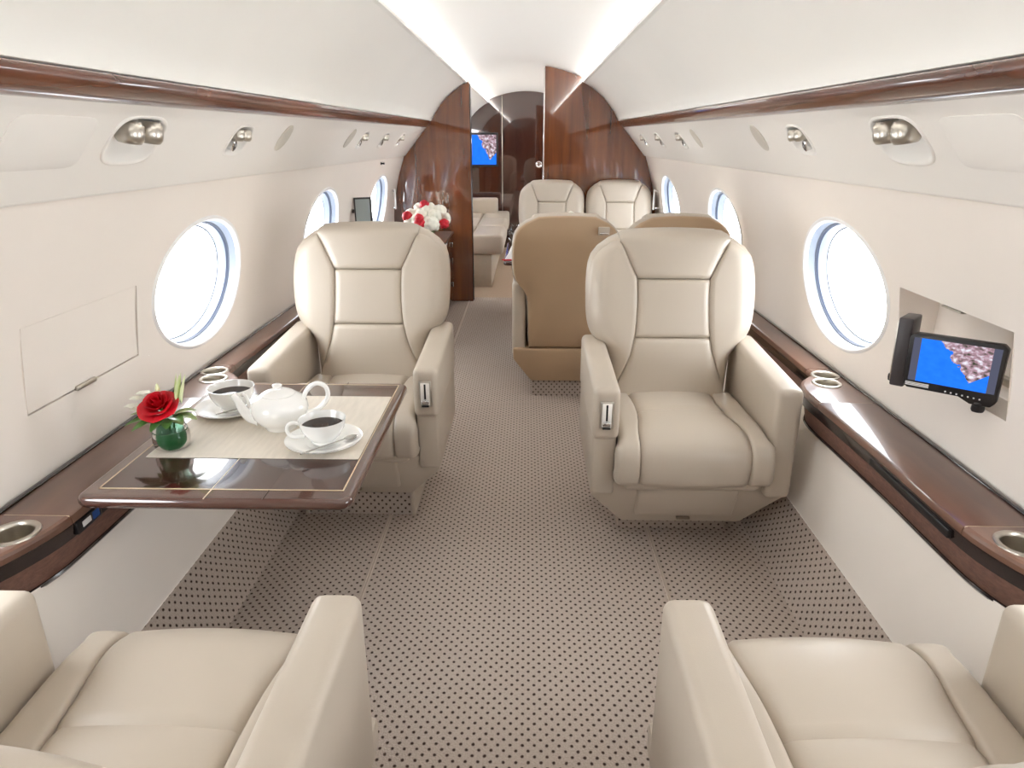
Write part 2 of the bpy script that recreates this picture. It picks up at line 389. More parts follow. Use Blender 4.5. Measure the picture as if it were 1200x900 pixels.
def holed_panel(name, S, y0, y1, knots, holes, mat, parent=None, rects=()):
    """Panel over y in [y0,y1] and section parameter in knots, with rounded holes
    (yc, half_y, bay_half, tc, half_t, exponent) and rectangular openings (ya,yb,ta,tb)."""
    V, F = [], []
    def grid(ys, ts, skip=None):
        b = len(V)
        for y in ys:
            for t in ts: V.append(S(y, t))
        for i in range(len(ys) - 1):
            for j in range(len(ts) - 1):
                if skip and skip(0.5 * (ys[i] + ys[i + 1]), 0.5 * (ts[j] + ts[j + 1])): continue
                n = len(ts); F.append((b + i * n + j, b + i * n + j + 1, b + (i + 1) * n + j + 1, b + (i + 1) * n + j))
    t0, t1 = knots[0], knots[-1]
    cur = y0
    inside = lambda y, t: any(r[0] < y < r[1] and r[2] < t < r[3] for r in rects)
    for (yc, hy, bh, tc, ht, ex) in sorted(holes) + [(y1 + 1, 0, 1, 0, 0, 2)]:
        end = yc - bh
        ys = sorted(set([cur, end] + [v for r in rects for v in r[:2] if cur < v < end]))
        ts = sorted(set(list(knots) + [v for r in rects for v in r[2:]]))
        grid(ys, ts, inside)
        if hy == 0: break
        # polar patch between the rectangle of the bay and the rounded hole
        bd = []
        kk = sorted(knots)
        for t in kk: bd.append((yc + bh, t))
        for q in range(9, 0, -1): bd.append((yc - bh + 2 * bh * q / 10, t1 if t1 > t0 else t0))
        for t in reversed(kk): bd.append((yc - bh, t))
        for q in range(1, 10): bd.append((yc - bh + 2 * bh * q / 10, kk[0]))
        # refine
        B2 = []
        for a, b in zip(bd, bd[1:] + bd[:1]):
            B2.append(a); B2.append(((a[0] + b[0]) / 2, (a[1] + b[1]) / 2))
        n = len(B2); base = len(V); R = 6
        for r in range(R + 1):
            f = r / R
            for (y, t) in B2:
                dy, dt = (y - yc) / hy, (t - tc) / ht
                k = (abs(dy) ** ex + abs(dt) ** ex) ** (-1 / ex)
                hy_, ht_ = yc + (y - yc) * k, tc + (t - tc) * k
                V.append(S(hy_ + (y - hy_) * f, ht_ + (t - ht_) * f))
        for r in range(R):
            for j in range(n):
                k = (j + 1) % n; F.append((base + r * n + j, base + r * n + k, base + (r + 1) * n + k, base + (r + 1) * n + j))
        cur = yc + bh
    return mesh(name, V, F, mat, parent, angle=30)

# PSU holes: (y centre, half length, kind)
PSU = {1: [(0.30, 'big'), (0.86, 'small'), (1.658, 'big'), (2.262, 'small'), (4.005, 'small'), (4.66, 'small'), (5.28, 'small')],
       -1: [(0.30, 'big'), (0.86, 'small'), (1.645, 'big'), (2.240, 'small'), (3.92, 'small'), (4.50, 'small'), (5.07, 'small')]}
PSIZE = {'big': (0.105, 0.22), 'small': (0.070, 0.185)}     # half length along y, half height in panel parameter
SLEN = math.hypot(SERV[1][0] - SERV[0][0], SERV[1][1] - SERV[0][1])
PSU_T = 0.48

walls = {}
NICHE = {1: (1.415, 1.885), -1: (1.395, 1.858)}
for sgn, side in ((-1, 'left'), (1, 'right')):
    Sw = lambda y, z, s=sgn: (s * wall_x(z), y, z)
    wk = sorted(z for x, z in WALLK)
    holes = [(y, WA, 0.36, WC, WB, 2.0) for y in WIN_Y]
    w = holed_panel('wall_' + side, Sw, YB, YA, wk, holes, 'wall', rects=[NICHE[sgn] + (0.735, 0.938)])
    tag(w, 'cream %s cabin side wall panel with oval windows' % side, 'wall', kind='structure'); walls[sgn] = w
    strip('ceiling_side_panel', SIDE, YB, YA, sgn, 'side', w, angle=35)
    Ss = lambda y, t, s=sgn: (s * (SERV[0][0] + (SERV[1][0] - SERV[0][0]) * t), y, sag(y, SERV[0][1] + (SERV[1][1] - SERV[0][1]) * t))
    ph = [(y, PSIZE[k][0], PSIZE[k][0] + 0.03, PSU_T, PSIZE[k][1], 3.2) for y, k in PSU[sgn]]
    holed_panel('service_panel', Ss, YB, YA, [0, 0.0182648, 0.13, 0.2465753, 0.32, 0.4, 0.48, 0.56, 0.64, 0.72, 0.9, 1.0], ph, 'service', w)
    strip('service_panel_edge', [(0.965, 1.205), (0.968, 1.199), (0.985, 1.199)], YB, YA, sgn, 'service', w)
    strip('lower_panel', LOWER, YB, YA, sgn, 'lower', w)
    strip('carpet_riser', RISER, YB, YA, sgn, 'carpet', w, uv=True)
    rp = [(0.748, 1.463), (0.747, 1.452), (0.752, 1.438), (0.764, 1.424), (0.780, 1.416), (0.795, 1.415), (0.805, 1.421), (0.805, 1.463)]
    r = prism('trim_%d' % (1 if sgn < 0 else 2), [(sgn * x, z) for x, z in rp], 'y', YB, YP - 0.03, 'rail')
    for v in r.data.vertices: v.co.z += sag(v.co.y, 1.44) - 1.44
    tag(r, 'glossy dark wood rail along the %s upper cabin wall' % side, 'trim', kind='structure')

# ceiling with cove shelves
cz = [(-0.545 + 1.09 * i / 24) for i in range(25)]
cv = [(x, y, ceil_z(x)) for y in (YB, YA) for x in cz]
ce = mesh('ceiling', cv, [(i, i + 1, 26 + i, 25 + i) for i in range(24)], 'ceil')
tag(ce, 'white arched centre ceiling panel of the cabin', 'ceiling', kind='structure')
for sgn in (-1, 1):
    strip('cove_shelf', [(0.452, 1.752), (0.456, 1.742), (0.55, 1.742)], YB, YA, sgn, 'side', ce, angle=30)

# floor: aisle carpet, side carpets, bound seams, plain carpet beyond the partition
def quadxy(name, x0, x1, y0, y1, z, mat, parent=None):
    V = [(x0, y0, z), (x1, y0, z), (x1, y1, z), (x0, y1, z)]
    return mesh(name, V, [(0, 1, 2, 3)], mat, parent, smooth=False, uvs=[(v[0], v[1]) for v in V], recalc=False)
fl = quadxy('floor', -0.468, 0.468, YB, 6.02, 0.0, 'carpet'); tag(fl, 'beige aisle carpet with rows of small brown dots', 'carpet', kind='structure')
for s in (-1, 1):
    quadxy('side_carpet', min(s * 0.475, s * 0.86), max(s * 0.475, s * 0.86), YB, 6.02, 0.0, 'carpet', fl)
    for dx in (-0.0038, 0.0038):
        tube('carpet_binding', [(s * 0.472 + dx, YB, 0.0), (s * 0.472 + dx, 6.02, 0.0)], 0.003, 'binding', fl, seg=8)
    quadxy('seam_base', s * 0.472 - 0.006, s * 0.472 + 0.006, YB, 6.02, -0.002, 'binding', fl)
quadxy('aft_carpet', -0.86, 0.86, 5.97, YA, 0.001, 'carpet_plain', fl)

# end walls
def section(x0=-9, x1=9, inset=0.004):
    half = [(0.0, ceil_z(0))] + [(x, ceil_z(x)) for x in (0.1, 0.2, 0.3, 0.4, 0.45)] + [(0.455, 1.752)] + SIDE[1:7] + [(0.787, 1.424)] + [(0.965, 1.207)] + WALLK + [(0.965, 0.56), (0.965, 0.456)] + LOWER[2:] + RISER[1:]
    half = [(max(0, x - inset), z - (inset if z > 1.4 else 0)) for x, z in half]
    pts = half + [(-x, z) for x, z in reversed(half)]
    def clip(poly, f):
        out = []
        for a, b in zip(poly, poly[1:] + poly[:1]):
            fa, fb = f(a), f(b)
            if fa >= 0: out.append(a)
            if fa * fb < 0:
                t = fa / (fa - fb); out.append((a[0] + (b[0] - a[0]) * t, a[1] + (b[1] - a[1]) * t))
        return out
    pts = clip(clip(pts, lambda p: p[0] - x0), lambda p: x1 - p[0])
    res = []
    for p in pts:
        if not res or math.hypot(p[0] - res[-1][0], p[1] - res[-1][1]) > 1e-4: res.append(p)
    return res
o = prism('wall_fore', section(inset=-0.004), 'y', YB - 0.03, YB, 'bulkdark'); tag(o, 'dark wood end wall behind the camera', 'wall', kind='structure')
o = prism('wall_aft', section(inset=-0.004), 'y', YA - 0.02, YA + 0.03, 'bulkdark'); tag(o, 'dark glossy wood end wall at the back of the cabin', 'wall', kind='structure')
rbox('door_trim', (-0.297, YA - 0.026, 0.02), (-0.287, YA - 0.018, 1.83), 'metal', o, bev=0.002)
pl = section(x1=-0.436); o = prism('wall_partition_left', pl, 'y', YP - 0.02, YP + 0.03, 'bulk'); tag(o, 'glossy mahogany partition left of the aisle behind the bouquet', 'partition', kind='structure')
rbox('edge_trim', (-0.438, YP - 0.022, 0.01), (-0.428, YP + 0.032, 1.74), 'fascia', o, bev=0.002)
pr = section(x0=0.158); o = prism('wall_partition_right', pr, 'y', YP - 0.02, YP + 0.03, 'bulk'); tag(o, 'glossy mahogany partition right of the aisle behind the far chairs', 'partition', kind='structure')
rbox('edge_trim', (0.150, YP - 0.022, 0.01), (0.160, YP + 0.032, 1.85), 'chrome', o, bev=0.002)

# windows
def oval(y, k, off, sgn, n=64, da=0.0):
    out = []
    for i in range(n):
        a = 2 * PI * i / n; z = WC + (WB * k + da) * math.sin(a); yy = y + (WA * k + da) * math.cos(a)
        out.append((sgn * (wall_x(z) + off), yy, z))
    return out
wn = 0
for sgn, side in ((-1, 'left'), (1, 'right')):
    for i, y in enumerate(WIN_Y):
        wn += 1
        t = thing('window_%d' % wn, '', 'window', (0, 0, 0), kind='structure')
        t['label'] = ['oval %s cabin window behind the camera end of the cabin', 'oval %s cabin window beside the near chair', 'nearest oval %s cabin window in view, beside the facing chair', 'second oval %s cabin window, behind the facing chair back', 'farthest oval %s cabin window, next to the wood partition'][i] % side
        R_ = lambda *rs: [oval(y, 1, off, sgn, da=d) for off, d in rs]
        loft('frame_ring', R_((0.004, 0.012), (-0.005, 0.007), (-0.006, 0.0), (0.0, -0.005), (0.010, -0.007)), 'white', t, caps=(False, False), angle=80)
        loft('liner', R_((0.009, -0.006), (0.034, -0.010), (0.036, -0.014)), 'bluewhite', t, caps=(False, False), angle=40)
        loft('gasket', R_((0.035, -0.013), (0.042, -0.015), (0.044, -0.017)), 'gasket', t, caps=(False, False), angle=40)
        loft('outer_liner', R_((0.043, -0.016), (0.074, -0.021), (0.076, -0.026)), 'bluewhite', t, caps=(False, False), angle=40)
        mesh('pane', oval(y, 1, 0.073, sgn, da=-0.020), [tuple(range(64))], 'pane', t, smooth=False)
        pa = bpy.data.lights.new('window_portal', 'AREA'); pa.shape = 'RECTANGLE'; pa.size = 0.6; pa.size_y = 0.4
        pa.cycles.is_portal = True
        po = bpy.data.objects.new('window_portal', pa); COL.objects.link(po)
        po.matrix_world = Matrix.Translation((sgn * 1.24, y, WC)) @ Matrix(((0, 0, sgn, 0), (1, 0, 0, 0), (0, sgn, 0, 0), (0, 0, 0, 1)))

# cove lamps
for sgn, side in ((-1, 'left'), (1, 'right')):
    for (a, b, nm) in ((YB + 0.05, YP - 0.04, 'main cabin'), (YP + 0.06, YA - 0.06, 'aft compartment')):
        t = thing('cove_light', 'warm %s cove light strip along the %s ceiling edge' % (side, nm), 'light', (sgn * 0.48, a, 1.743))
        V = [(sgn * -0.014, 0, 0.002), (sgn * 0.0, 0, 0.016), (sgn * 0.0, b - a, 0.016), (sgn * -0.014, b - a, 0.002)]
        mesh('lamp_strip', V, [(0, 1, 2, 3)], 'cove', t, smooth=False)
        rbox('lamp_base', (-0.001 if sgn > 0 else -0.02, 0, 0.0), (0.02 if sgn > 0 else 0.001, b - a, 0.014), 'white', t, bev=0.001)

# ------------------------------------------------------------------ side ledges
def xin(y):
    tab = [(0.90, 1.0), (0.98, 0.998), (1.05, 0.980), (1.12, 0.952), (1.19, 0.932), (1.26, 0.925), (1.60, 0.921), (1.90, 0.910), (2.02, 0.906), (2.08, 0.912), (2.13, 0.930), (2.17, 0.960), (2.19, 0.990), (2.30, 0.995)]
    return smooth_table(tab, y)
def ledge_rows(y0, y1, step=0.03):
    n = max(2, int(round((y1 - y0) / step)) + 1) if y1 < 2.4 and y0 > 0.8 else 2
    return [y0 + (y1 - y0) * i / (n - 1) for i in range(n)]
def ledge_piece(name, sec, y0, y1, sgn, mat, parent, angle=40):
    ys = ledge_rows(y0, y1); rings = []
    for y in ys: rings.append([(sgn * x, y, z) for x, z in sec(1.048 if y0 > 3.2 and sgn > 0 else xin(y))])
    return loft(name, rings, mat, parent, angle=angle)
top_sec = lambda xi: [(1.092, 0.576), (xi + 0.010, 0.576), (xi + 0.003, 0.573), (xi, 0.567), (xi, 0.556), (1.092, 0.556)]
fas_sec = lambda xi: [(xi + 0.0045, 0.556), (xi + 0.003, 0.550), (xi + 0.006, 0.522), (xi + 0.012, 0.518), (xi + 0.020, 0.518), (xi + 0.020, 0.556)]
wov_sec = lambda xi: [(xi + 0.018, 0.518), (xi + 0.030, 0.456), (xi + 0.036, 0.450), (xi + 0.044, 0.450), (xi + 0.024, 0.518)]
bead_sec = lambda xi: [(xi + 0.026, 0.458), (xi + 0.024, 0.453), (xi + 0.027, 0.448), (xi + 0.046, 0.447), (xi + 0.046, 0.458)]

def cup(parent, x, y, z, r, depth, sgn):
    prof = [(r + 0.013, 0.0), (r + 0.012, 0.004), (r + 0.004, 0.006), (r, 0.003), (r - 0.002, -0.004), (r - 0.006, -depth), (0.002, -depth)]
    o = lathe('cup_holder', prof, 'metal', parent, seg=40, c=(sgn * x, y, z)); return o

def cut_cylinders(o, cyls):
    bm = bmesh.new()
    for (x, y, r, z0, z1) in cyls:
        bmesh.ops.create_cone(bm, cap_ends=True, segments=40, radius1=r, radius2=r, depth=z1 - z0, matrix=Matrix.Translation((x, y, (z0 + z1) / 2)))
    me = bpy.data.meshes.new('cutter'); bm.to_mesh(me); bm.free(); c = bpy.data.objects.new('cutter', me); COL.objects.link(c)
    md = o.modifiers.new('cut', 'BOOLEAN'); md.object = c; md.operation = 'DIFFERENCE'; md.solver = 'EXACT'
    dg = bpy.context.evaluated_depsgraph_get(); dg.update()
    new = bpy.data.meshes.new_from_object(o.evaluated_get(dg)); old = o.data; o.modifiers.clear(); o.data = new
    for p in new.polygons: p.use_smooth = False
    bpy.data.objects.remove(c); bpy.data.meshes.remove(me); bpy.data.meshes.remove(old)

CUPS = {1: [(1.000, 1.170, 0.038), (1.030, 2.185, 0.034), (1.004, 2.108, 0.034)], -1: [(0.998, 1.166, 0.038), (1.034, 2.185, 0.034), (1.004, 2.108, 0.034)]}
ledges = {}
for sgn, side in ((-1, 'left'), (1, 'right')):
    t = thing('side_ledge', 'glossy brown wood side ledge with cup holders along the %s wall' % side, 'ledge'); ledges[sgn] = t
    cuts = [YB, 0.93, 1.238, 1.935, 2.26, 3.35, YP - 0.03]
    for a, b in zip(cuts, cuts[1:]):
        g = 0.0012
        o = ledge_piece('top_panel', top_sec, a + g, b - g, sgn, 'ledge', t)
        inside = [(sgn * x, y, r + 0.006, 0.54, 0.60) for x, y, r in CUPS[sgn] if a < y < b]
        if inside:
            for c in inside: cut_cylinders(o, [c])
    for a, b in zip([YB, 0.93, 2.26, 3.35], [0.93, 2.26, 3.35, YP - 0.03]):
        ledge_piece('fascia', fas_sec, a, b, sgn, 'fascia', t)
        ledge_piece('woven_strip', wov_sec, a, b, sgn, 'woven', t)
        ledge_piece('bead', bead_sec, a, b, sgn, 'fascia', t)
    rbox('back_bead', (min(sgn * 1.076, sgn * 1.09), YB, 0.574), (max(sgn * 1.076, sgn * 1.09), YP - 0.03, 0.582), 'fascia', t, bev=0.003)
    for yy in (1.238, 1.935):
        a, b = sgn * (xin(yy) + 0.004), sgn * 1.07
        rbox('lid_gap', (min(a, b), yy - 0.001, 0.560), (max(a, b), yy + 0.001, 0.5755), 'inlay', t, bev=0)
    for x, y, r in CUPS[sgn]:
        lathe('cup_holder', [(r + 0.012, -0.001), (r + 0.011, 0.003), (r + 0.005, 0.005), (r, 0.002), (r - 0.001, -0.004), (r - 0.004, -0.055), (0.001, -0.055)], 'metal', t, seg=40, c=(sgn * x, y, 0.576))
rbox('table_slot', (0.9205, 1.27, 0.526), (0.935, 1.62, 0.546), 'black', ledges[1], bev=0.002)
sw = rbox('switch_panel', (-0.937, 1.245, 0.524), (-0.9235, 1.33, 0.552), 'black', ledges[-1], bev=0.002)
rbox('switch_display', (-0.9238, 1.262, 0.533), (-0.9225, 1.292, 0.546), 'print', sw, bev=0.001)
rbox('switch_display', (-0.9238, 1.298, 0.530), (-0.9225, 1.322, 0.548), 'bluepanel', sw, bev=0.001)

# ------------------------------------------------------------------ monitor compartments in the side walls
def wall_patch(name, y0, y1, z0, z1, off, sgn, mat, parent, thick=0.004):
    zs = [z0 + (z1 - z0) * i / 6 for i in range(7)]
    prof = [(wall_x(z) + off, z) for z in zs] + [(wall_x(z) + off + thick, z) for z in reversed(zs)]
    return prism(name, [(sgn * x, z) for x, z in prof], 'y', y0, y1, mat, parent)
for sgn in (-1, 1):
    w = walls[sgn]
    (ya, yb), za, zb = NICHE[sgn], 0.735, 0.938; d = 0.085
    V = []
    for (y, z) in ((ya, za), (yb, za), (yb, zb), (ya, zb)): V.append((sgn * wall_x(z), y, z))
    for (y, z) in ((ya, za), (yb, za), (yb, zb), (ya, zb)): V.append((sgn * (1.09 + d), y, z))
    mesh('monitor_niche', V, [(0, 1, 5, 4), (1, 2, 6, 5), (2, 3, 7, 6), (3, 0, 4, 7), (4, 5, 6, 7)], 'wall', w, smooth=False)
o = wall_patch('monitor_door', 1.397, 1.8540, 0.7395, 0.9375, 0.0, -1, 'wall', walls[-1], thick=0.012)
rbox('latch', (-1.092, 1.565, 0.7325), (-1.081, 1.645, 0.7445), 'metal', o, bev=0.003)
rbox('niche_latch', (1.055, 1.60, 0.9315), (1.07, 1.68, 0.9365), 'metal', walls[1], bev=0.002)
rbox('niche_rail', (1.12, 1.43, 0.79), (1.135, 1.60, 0.81), 'metal', walls[1], bev=0.003)

# ------------------------------------------------------------------ overhead service units
def unit_frame(sgn, y, tpar):
    u = Vector((SERV[1][0] - SERV[0][0], 0, SERV[1][1] - SERV[0][1])).normalized()      # down the slope (right side)
    up = Vector((-u.x * sgn, 0, -u.z)); n = Vector((u.z * sgn, 0, -u.x))
    if n.z > 0: n = -n
    ax = up.cross(n)
    p = Vector((sgn * (SERV[0][0] + (SERV[1][0] - SERV[0][0]) * tpar), y, SERV[0][1] + (SERV[1][1] - SERV[0][1]) * tpar))
    return Matrix(((ax.x, up.x, n.x, p.x), (ax.y, up.y, n.y, p.y), (ax.z, up.z, n.z, p.z), (0, 0, 0, 1))), (-1 if ax.y > 0 else 1)
def superring(a, b, z, ex=3.2, n=48, cy=0.0):
    out = []
    for i in range(n):
        t = 2 * PI * i / n; c, s = math.cos(t), math.sin(t)
        out.append((a * math.copysign(abs(c) ** (2 / ex), c), cy + b * math.copysign(abs(s) ** (2 / ex), s), z))
    return out
ORD = {1: 'right', -1: 'left'}
for sgn in (-1, 1):
    seen_small = 0
    for (y, kind) in PSU[sgn]:
        mtx, near = unit_frame(sgn, y, PSU_T)
        a = PSIZE[kind][0]; b = PSIZE[kind][1] * SLEN
        if kind == 'big': lab = 'large twin reading light housing on the %s overhead panel%s' % (ORD[sgn], ' nearest the camera' if y > 1 else ' behind the frame')
        else:
            lab = ['small %s overhead unit behind the frame', 'small %s overhead unit with two reading lights and air vent, beside the large housing', 'small %s overhead light unit, first of three near the partition', 'small %s overhead light unit, middle of three near the partition', 'small %s overhead light unit closest to the partition'][seen_small] % ORD[sgn]; seen_small += 1
        t = thing('overhead_unit', lab, 'light unit', group='overhead service units'); t.matrix_world = mtx
        loft('housing', [superring(a + 0.007, b + 0.007, -0.001), superring(a + 0.006, b + 0.006, 0.003), superring(a + 0.001, b + 0.001, 0.004), superring(a - 0.003, b - 0.003, 0.0), superring(a - 0.010, b - 0.010, -0.014, cy=0.003), superring(a - 0.024, b - 0.020, -0.026, cy=0.006), superring(a * 0.4, b * 0.4, -0.030, cy=0.006)], 'service', t, caps=(False, True), angle=80)
        lamps = (-0.38, 0.38)
        for k, lx in enumerate(lamps):
            r = 0.031 if kind == 'big' else 0.022
            cx, cy = lx * a * 1.05 - near * 0.06 * a, b * 0.34
            # eyeball spotlight: short drum tipped downward
            m = Matrix.Translation((cx, cy, -0.004)) @ Matrix.Rotation(math.radians(62), 4, 'X')
            prof = [(0.0005, -0.8 * r), (0.75 * r, -0.8 * r), (0.95 * r, -0.5 * r), (r, 0.15 * r), (0.97 * r, 0.5 * r), (0.80 * r, 0.78 * r), (0.72 * r, 0.80 * r), (0.62 * r, 0.66 * r), (0.0005, 0.66 * r)]
            lm = lathe('spotlight', prof, 'metal', t, seg=28); lm.data.transform(m)
        if kind == 'small':
            m = Matrix.Translation((near * a * 0.50, -b * 0.30, 0.002)) @ Matrix.Rotation(math.radians(-15), 4, 'X')
            r = 0.017
            g = lathe('air_nozzle', [(0.0005, 0.2 * r), (0.35 * r, 0.25 * r), (0.4 * r, 0.0), (0.7 * r, 0.0), (0.75 * r, 0.55 * r), (r, 0.45 * r), (1.05 * r, -0.4 * r), (0.9 * r, -r)], 'chrome', t, seg=24); g.data.transform(m)
    # oval speaker grilles
    for y, lab in ((2.64, 'pale oval speaker grille on the %s overhead panel between units'), (3.62, 'far pale oval speaker grille on the %s overhead panel')):
        mtx, near = unit_frame(sgn, y, 0.44)
        sg = loft('speaker_grille', [superring(0.048, 0.056, -0.001, 2.0), superring(0.048, 0.056, 0.002, 2.0), superring(0.045, 0.053, 0.004, 2.0), superring(0.02, 0.02, 0.0045, 2.0)], plain('speaker cloth', lin(212, 206, 196), 0.9, bump=0.5, bscale=900) if 'speaker cloth' not in bpy.data.materials else bpy.data.materials['speaker cloth'], caps=(True, True), angle=50)
        sg.matrix_world = mtx; tag(sg, lab % ORD[sgn], 'speaker', 'overhead speaker grilles')
    # flush lids
    for y, hw, t0, hh in ((1.345, 0.125, 0.50, 0.22),):
        mtx, near = unit_frame(sgn, y, t0)
        ring = lambda k, z: superring(hw + k, hh * SLEN + k, z, 7)
        o = loft('flush_lid', [ring(0, -0.002), ring(0, 0.0012), ring(-0.0015, 0.002)], 'service', walls[sgn], caps=(True, True), angle=30); o.data.transform(mtx)

# ------------------------------------------------------------------ club chairs
SEAM_B = [(0.38, 0.215), (0.43, 0.205), (0.52, 0.172), (0.60, 0.146), (0.68, 0.132), (0.78, 0.127), (0.859, 0.129), (0.862, 0.1305), (0.90, 0.1485), (0.95, 0.172), (1.0, 0.195), (1.1, 0.24)]
OUTL = [(0.30, 0.212), (0.56, 0.222), (0.61, 0.245), (0.65, 0.280), (0.70, 0.300), (0.78, 0.308), (0.85, 0.307), (0.91, 0.299), (0.94, 0.286), (0.965, 0.263), (0.99, 0.228), (1.005, 0.198), (1.02, 0.16)]
def chair(label, x, y, rz, W=1.0, slope=0.17, control=0, back='leather', group=None, hk=0.985, af=0.052, pf=0.26, bw=None, bx=0.0, asl=0.05):
    t = thing('club_chair', label, 'chair', (x, y, 0), rz, group)
    w = lambda v: v * W
    zc = 0.43
    yb = lambda z: 0.465 + slope * (z - zc) + 0.02 * math.sin(max(0, min(1, (z - 0.43) / 0.45)) * PI) * -1
    # recline leans the whole back: heights shorten a little with slope
    hz = lambda z: zc + (z - zc) * hk * (math.cos(math.atan(slope)) / math.cos(math.atan(0.17)))
    hinv = lambda z: zc + (z - zc) / hk / (math.cos(math.atan(slope)) / math.cos(math.atan(0.17)))
    def bp(*zs): return [(yb(hz(z)), hz(z)) for z in zs]
    seam = lambda yy, zz: w((lerp_table if hinv(zz) > 0.855 else smooth_table)(SEAM_B, hinv(zz)))
    out = lambda yy, zz: w(smooth_table(OUTL, hinv(zz)))
    E1 = (0.009, 0.008)
    # back shell: solid body behind the pads
    def outline(k, off, zlo=0.30):
        pts = []; zs = [zlo + (1.02 - zlo) * (i / 22) ** 0.9 for i in range(23)]
        half = [(smooth_table(OUTL, z), z) for z in zs] + [(0.09, 1.024), (0.0, 1.026)]
        full = half + [(-a, z) for a, z in reversed(half[:-1])]
        for a, z in full:
            z2 = 0.66 + (z - 0.66) * (1 - (1 - k) * 0.8); p = hz(z2)
            pts.append((w(a * k), yb(p) + off, p))
        return pts
    loft('back_shell', [outline(0.93, 0.035), outline(0.985, 0.055), outline(1.0, 0.08), outline(1.0, 0.115), outline(0.985, 0.140), outline(0.94, 0.155)], 'leather', t, angle=60)
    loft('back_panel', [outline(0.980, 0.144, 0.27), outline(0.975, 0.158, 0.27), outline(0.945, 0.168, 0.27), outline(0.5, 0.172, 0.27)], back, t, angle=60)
    top = [(yb(hz(1.0)) + 0.004, hz(1.0)), (yb(hz(1.0)) + 0.028, hz(1.012)), (yb(hz(1.0)) + 0.07, hz(1.018)), (yb(hz(1.0)) + 0.11, hz(1.014)), (yb(hz(1.0)) + 0.14, hz(1.0))]
    pad('head_panel', bp(0.861, 0.90, 0.95, 0.98) + top, lambda a, b: -seam(a, min(b, hz(1.0))), lambda a, b: seam(a, min(b, hz(1.0))), 'leather', t, edge=(E1, E1, E1, (0.02, 0.02)), crown=0.010, flip=True)
    pad('upper_back_panel', bp(0.652, 0.72, 0.79, 0.859), lambda a, b: -seam(a, b), seam, 'leather', t, edge=(E1, E1, E1, E1), crown=0.003, flip=True)
    pad('lumbar_panel', bp(0.38, 0.46, 0.55, 0.60, 0.650), lambda a, b: -seam(a, b), seam, 'leather', t, edge=(E1, E1, (0.03, 0.02), E1), crown=0.006, flip=True)
    for s in (-1, 1):
        f1 = lambda a, b: -out(a, b) if s < 0 else seam(a, b) + 0.001
        f2 = lambda a, b: -seam(a, b) - 0.001 if s < 0 else out(a, b)
        eo = (0.075, 0.085)
        pad('back_wing', bp(0.34, 0.45, 0.56, 0.61, 0.66, 0.74, 0.82, 0.90, 0.96, 1.004), f1, f2, 'leather', t, np_=40, edge=((eo if s < 0 else E1), (E1 if s < 0 else eo), (0.02, 0.02), (0.03, 0.012)), crown=0.002, flip=True, skirt=0.02)
    # seat
    SP = [(0.50, 0.440), (0.40, 0.446), (0.27, 0.452)]
    SF = [(0.27, 0.452), (0.15, 0.455), (0.07, 0.447), (0.022, 0.425), (0.004, 0.385), (0.006, 0.330), (0.022, 0.288)]
    wb = bw or W
    w = lambda v: v * wb
    sseam = lambda a, b: w(smooth_table([(0.0, 0.170), (0.10, 0.168), (0.22, 0.152), (0.36, 0.146), (0.50, 0.156)], a))
    sedge = lambda a, b: w(smooth_table([(0.0, 0.246), (0.035, 0.246), (0.07, 0.234), (0.5, 0.234)], a))
    before = set(t.children)
    pad('seat_center_panel', SF, lambda a, b: -sseam(a, b), sseam, 'leather', t, np_=34, edge=(E1, E1, (0.007, 0.006), (0.02, 0.02)), crown=0.010)
    pad('seat_rear_panel', SP, lambda a, b: -sseam(a, b), sseam, 'leather', t, np_=12, edge=(E1, E1, (0.02, 0.02), (0.007, 0.006)), crown=0.010)
    for s in (-1, 1):
        f1 = lambda a, b: -sedge(a, b) if s < 0 else sseam(a, b) + 0.001
        f2 = lambda a, b: -sseam(a, b) - 0.001 if s < 0 else sedge(a, b)
        eo = (0.022, 0.022)
        pad('seat_bolster', SP[:2] + SF, f1, f2, 'leather', t, np_=44, edge=((eo if s < 0 else E1), (E1 if s < 0 else eo), (0.02, 0.02), (0.02, 0.02)), crown=0.002)
    rbox('seat_frame', (-w(0.215), 0.03, 0.27), (w(0.215), 0.52, 0.415), 'leather', t, bev=0.02, seg=3)
    # arms
    for s in (-1, 1):
        xa, xb = sorted((s * w(0.236), s * w(0.320)))
        za = 0.606
        slopef = lambda X, Y, Z: (X, Y, Z + (asl * max(0.0, (Y - 0.05)) if Z > 0.5 else 0))
        ar = rbox('armrest', (xa, af, 0.435 if control == s else 0.235), (xb, 0.60, za), 'leather', t, bev=0.021, seg=4, fn=slopef)
        xc, xd = sorted((s * w(0.241), s * w(0.316)))
        if control == s: rbox('arm_side', (xc, af + 0.02, 0.235), (xd, 0.60, 0.45), 'leather', t, bev=0.010, seg=2)
        if control == s:
            cx = (xa + xb) / 2
            bz = rbox('control_bezel', (cx - 0.021, af - 0.006, 0.478), (cx + 0.021, af + 0.006, 0.568), 'metal', ar, bev=0.004)
            rbox('control_recess', (cx - 0.015, af - 0.0075, 0.484), (cx + 0.015, af - 0.002, 0.562), 'service', ar, bev=0.002)
            rbox('control_slot', (cx - 0.003, af - 0.0085, 0.505), (cx + 0.003, af - 0.006, 0.558), 'black', ar, bev=0.0005)
            rbox('control_lever', (cx - 0.012, af - 0.016, 0.488), (cx + 0.012, af - 0.006, 0.503), 'chrome', ar, bev=0.003)
            rbox('control_lever', (cx - 0.012, af - 0.012, 0.478), (cx + 0.012, af - 0.006, 0.484), 'black', ar, bev=0.001)
    # base shell, chamfered towards the floor
    sh = [(-0.314, 0.285), (-0.314, 0.225), (-0.200, 0.095), (0.200, 0.095), (0.314, 0.225), (0.314, 0.285)]
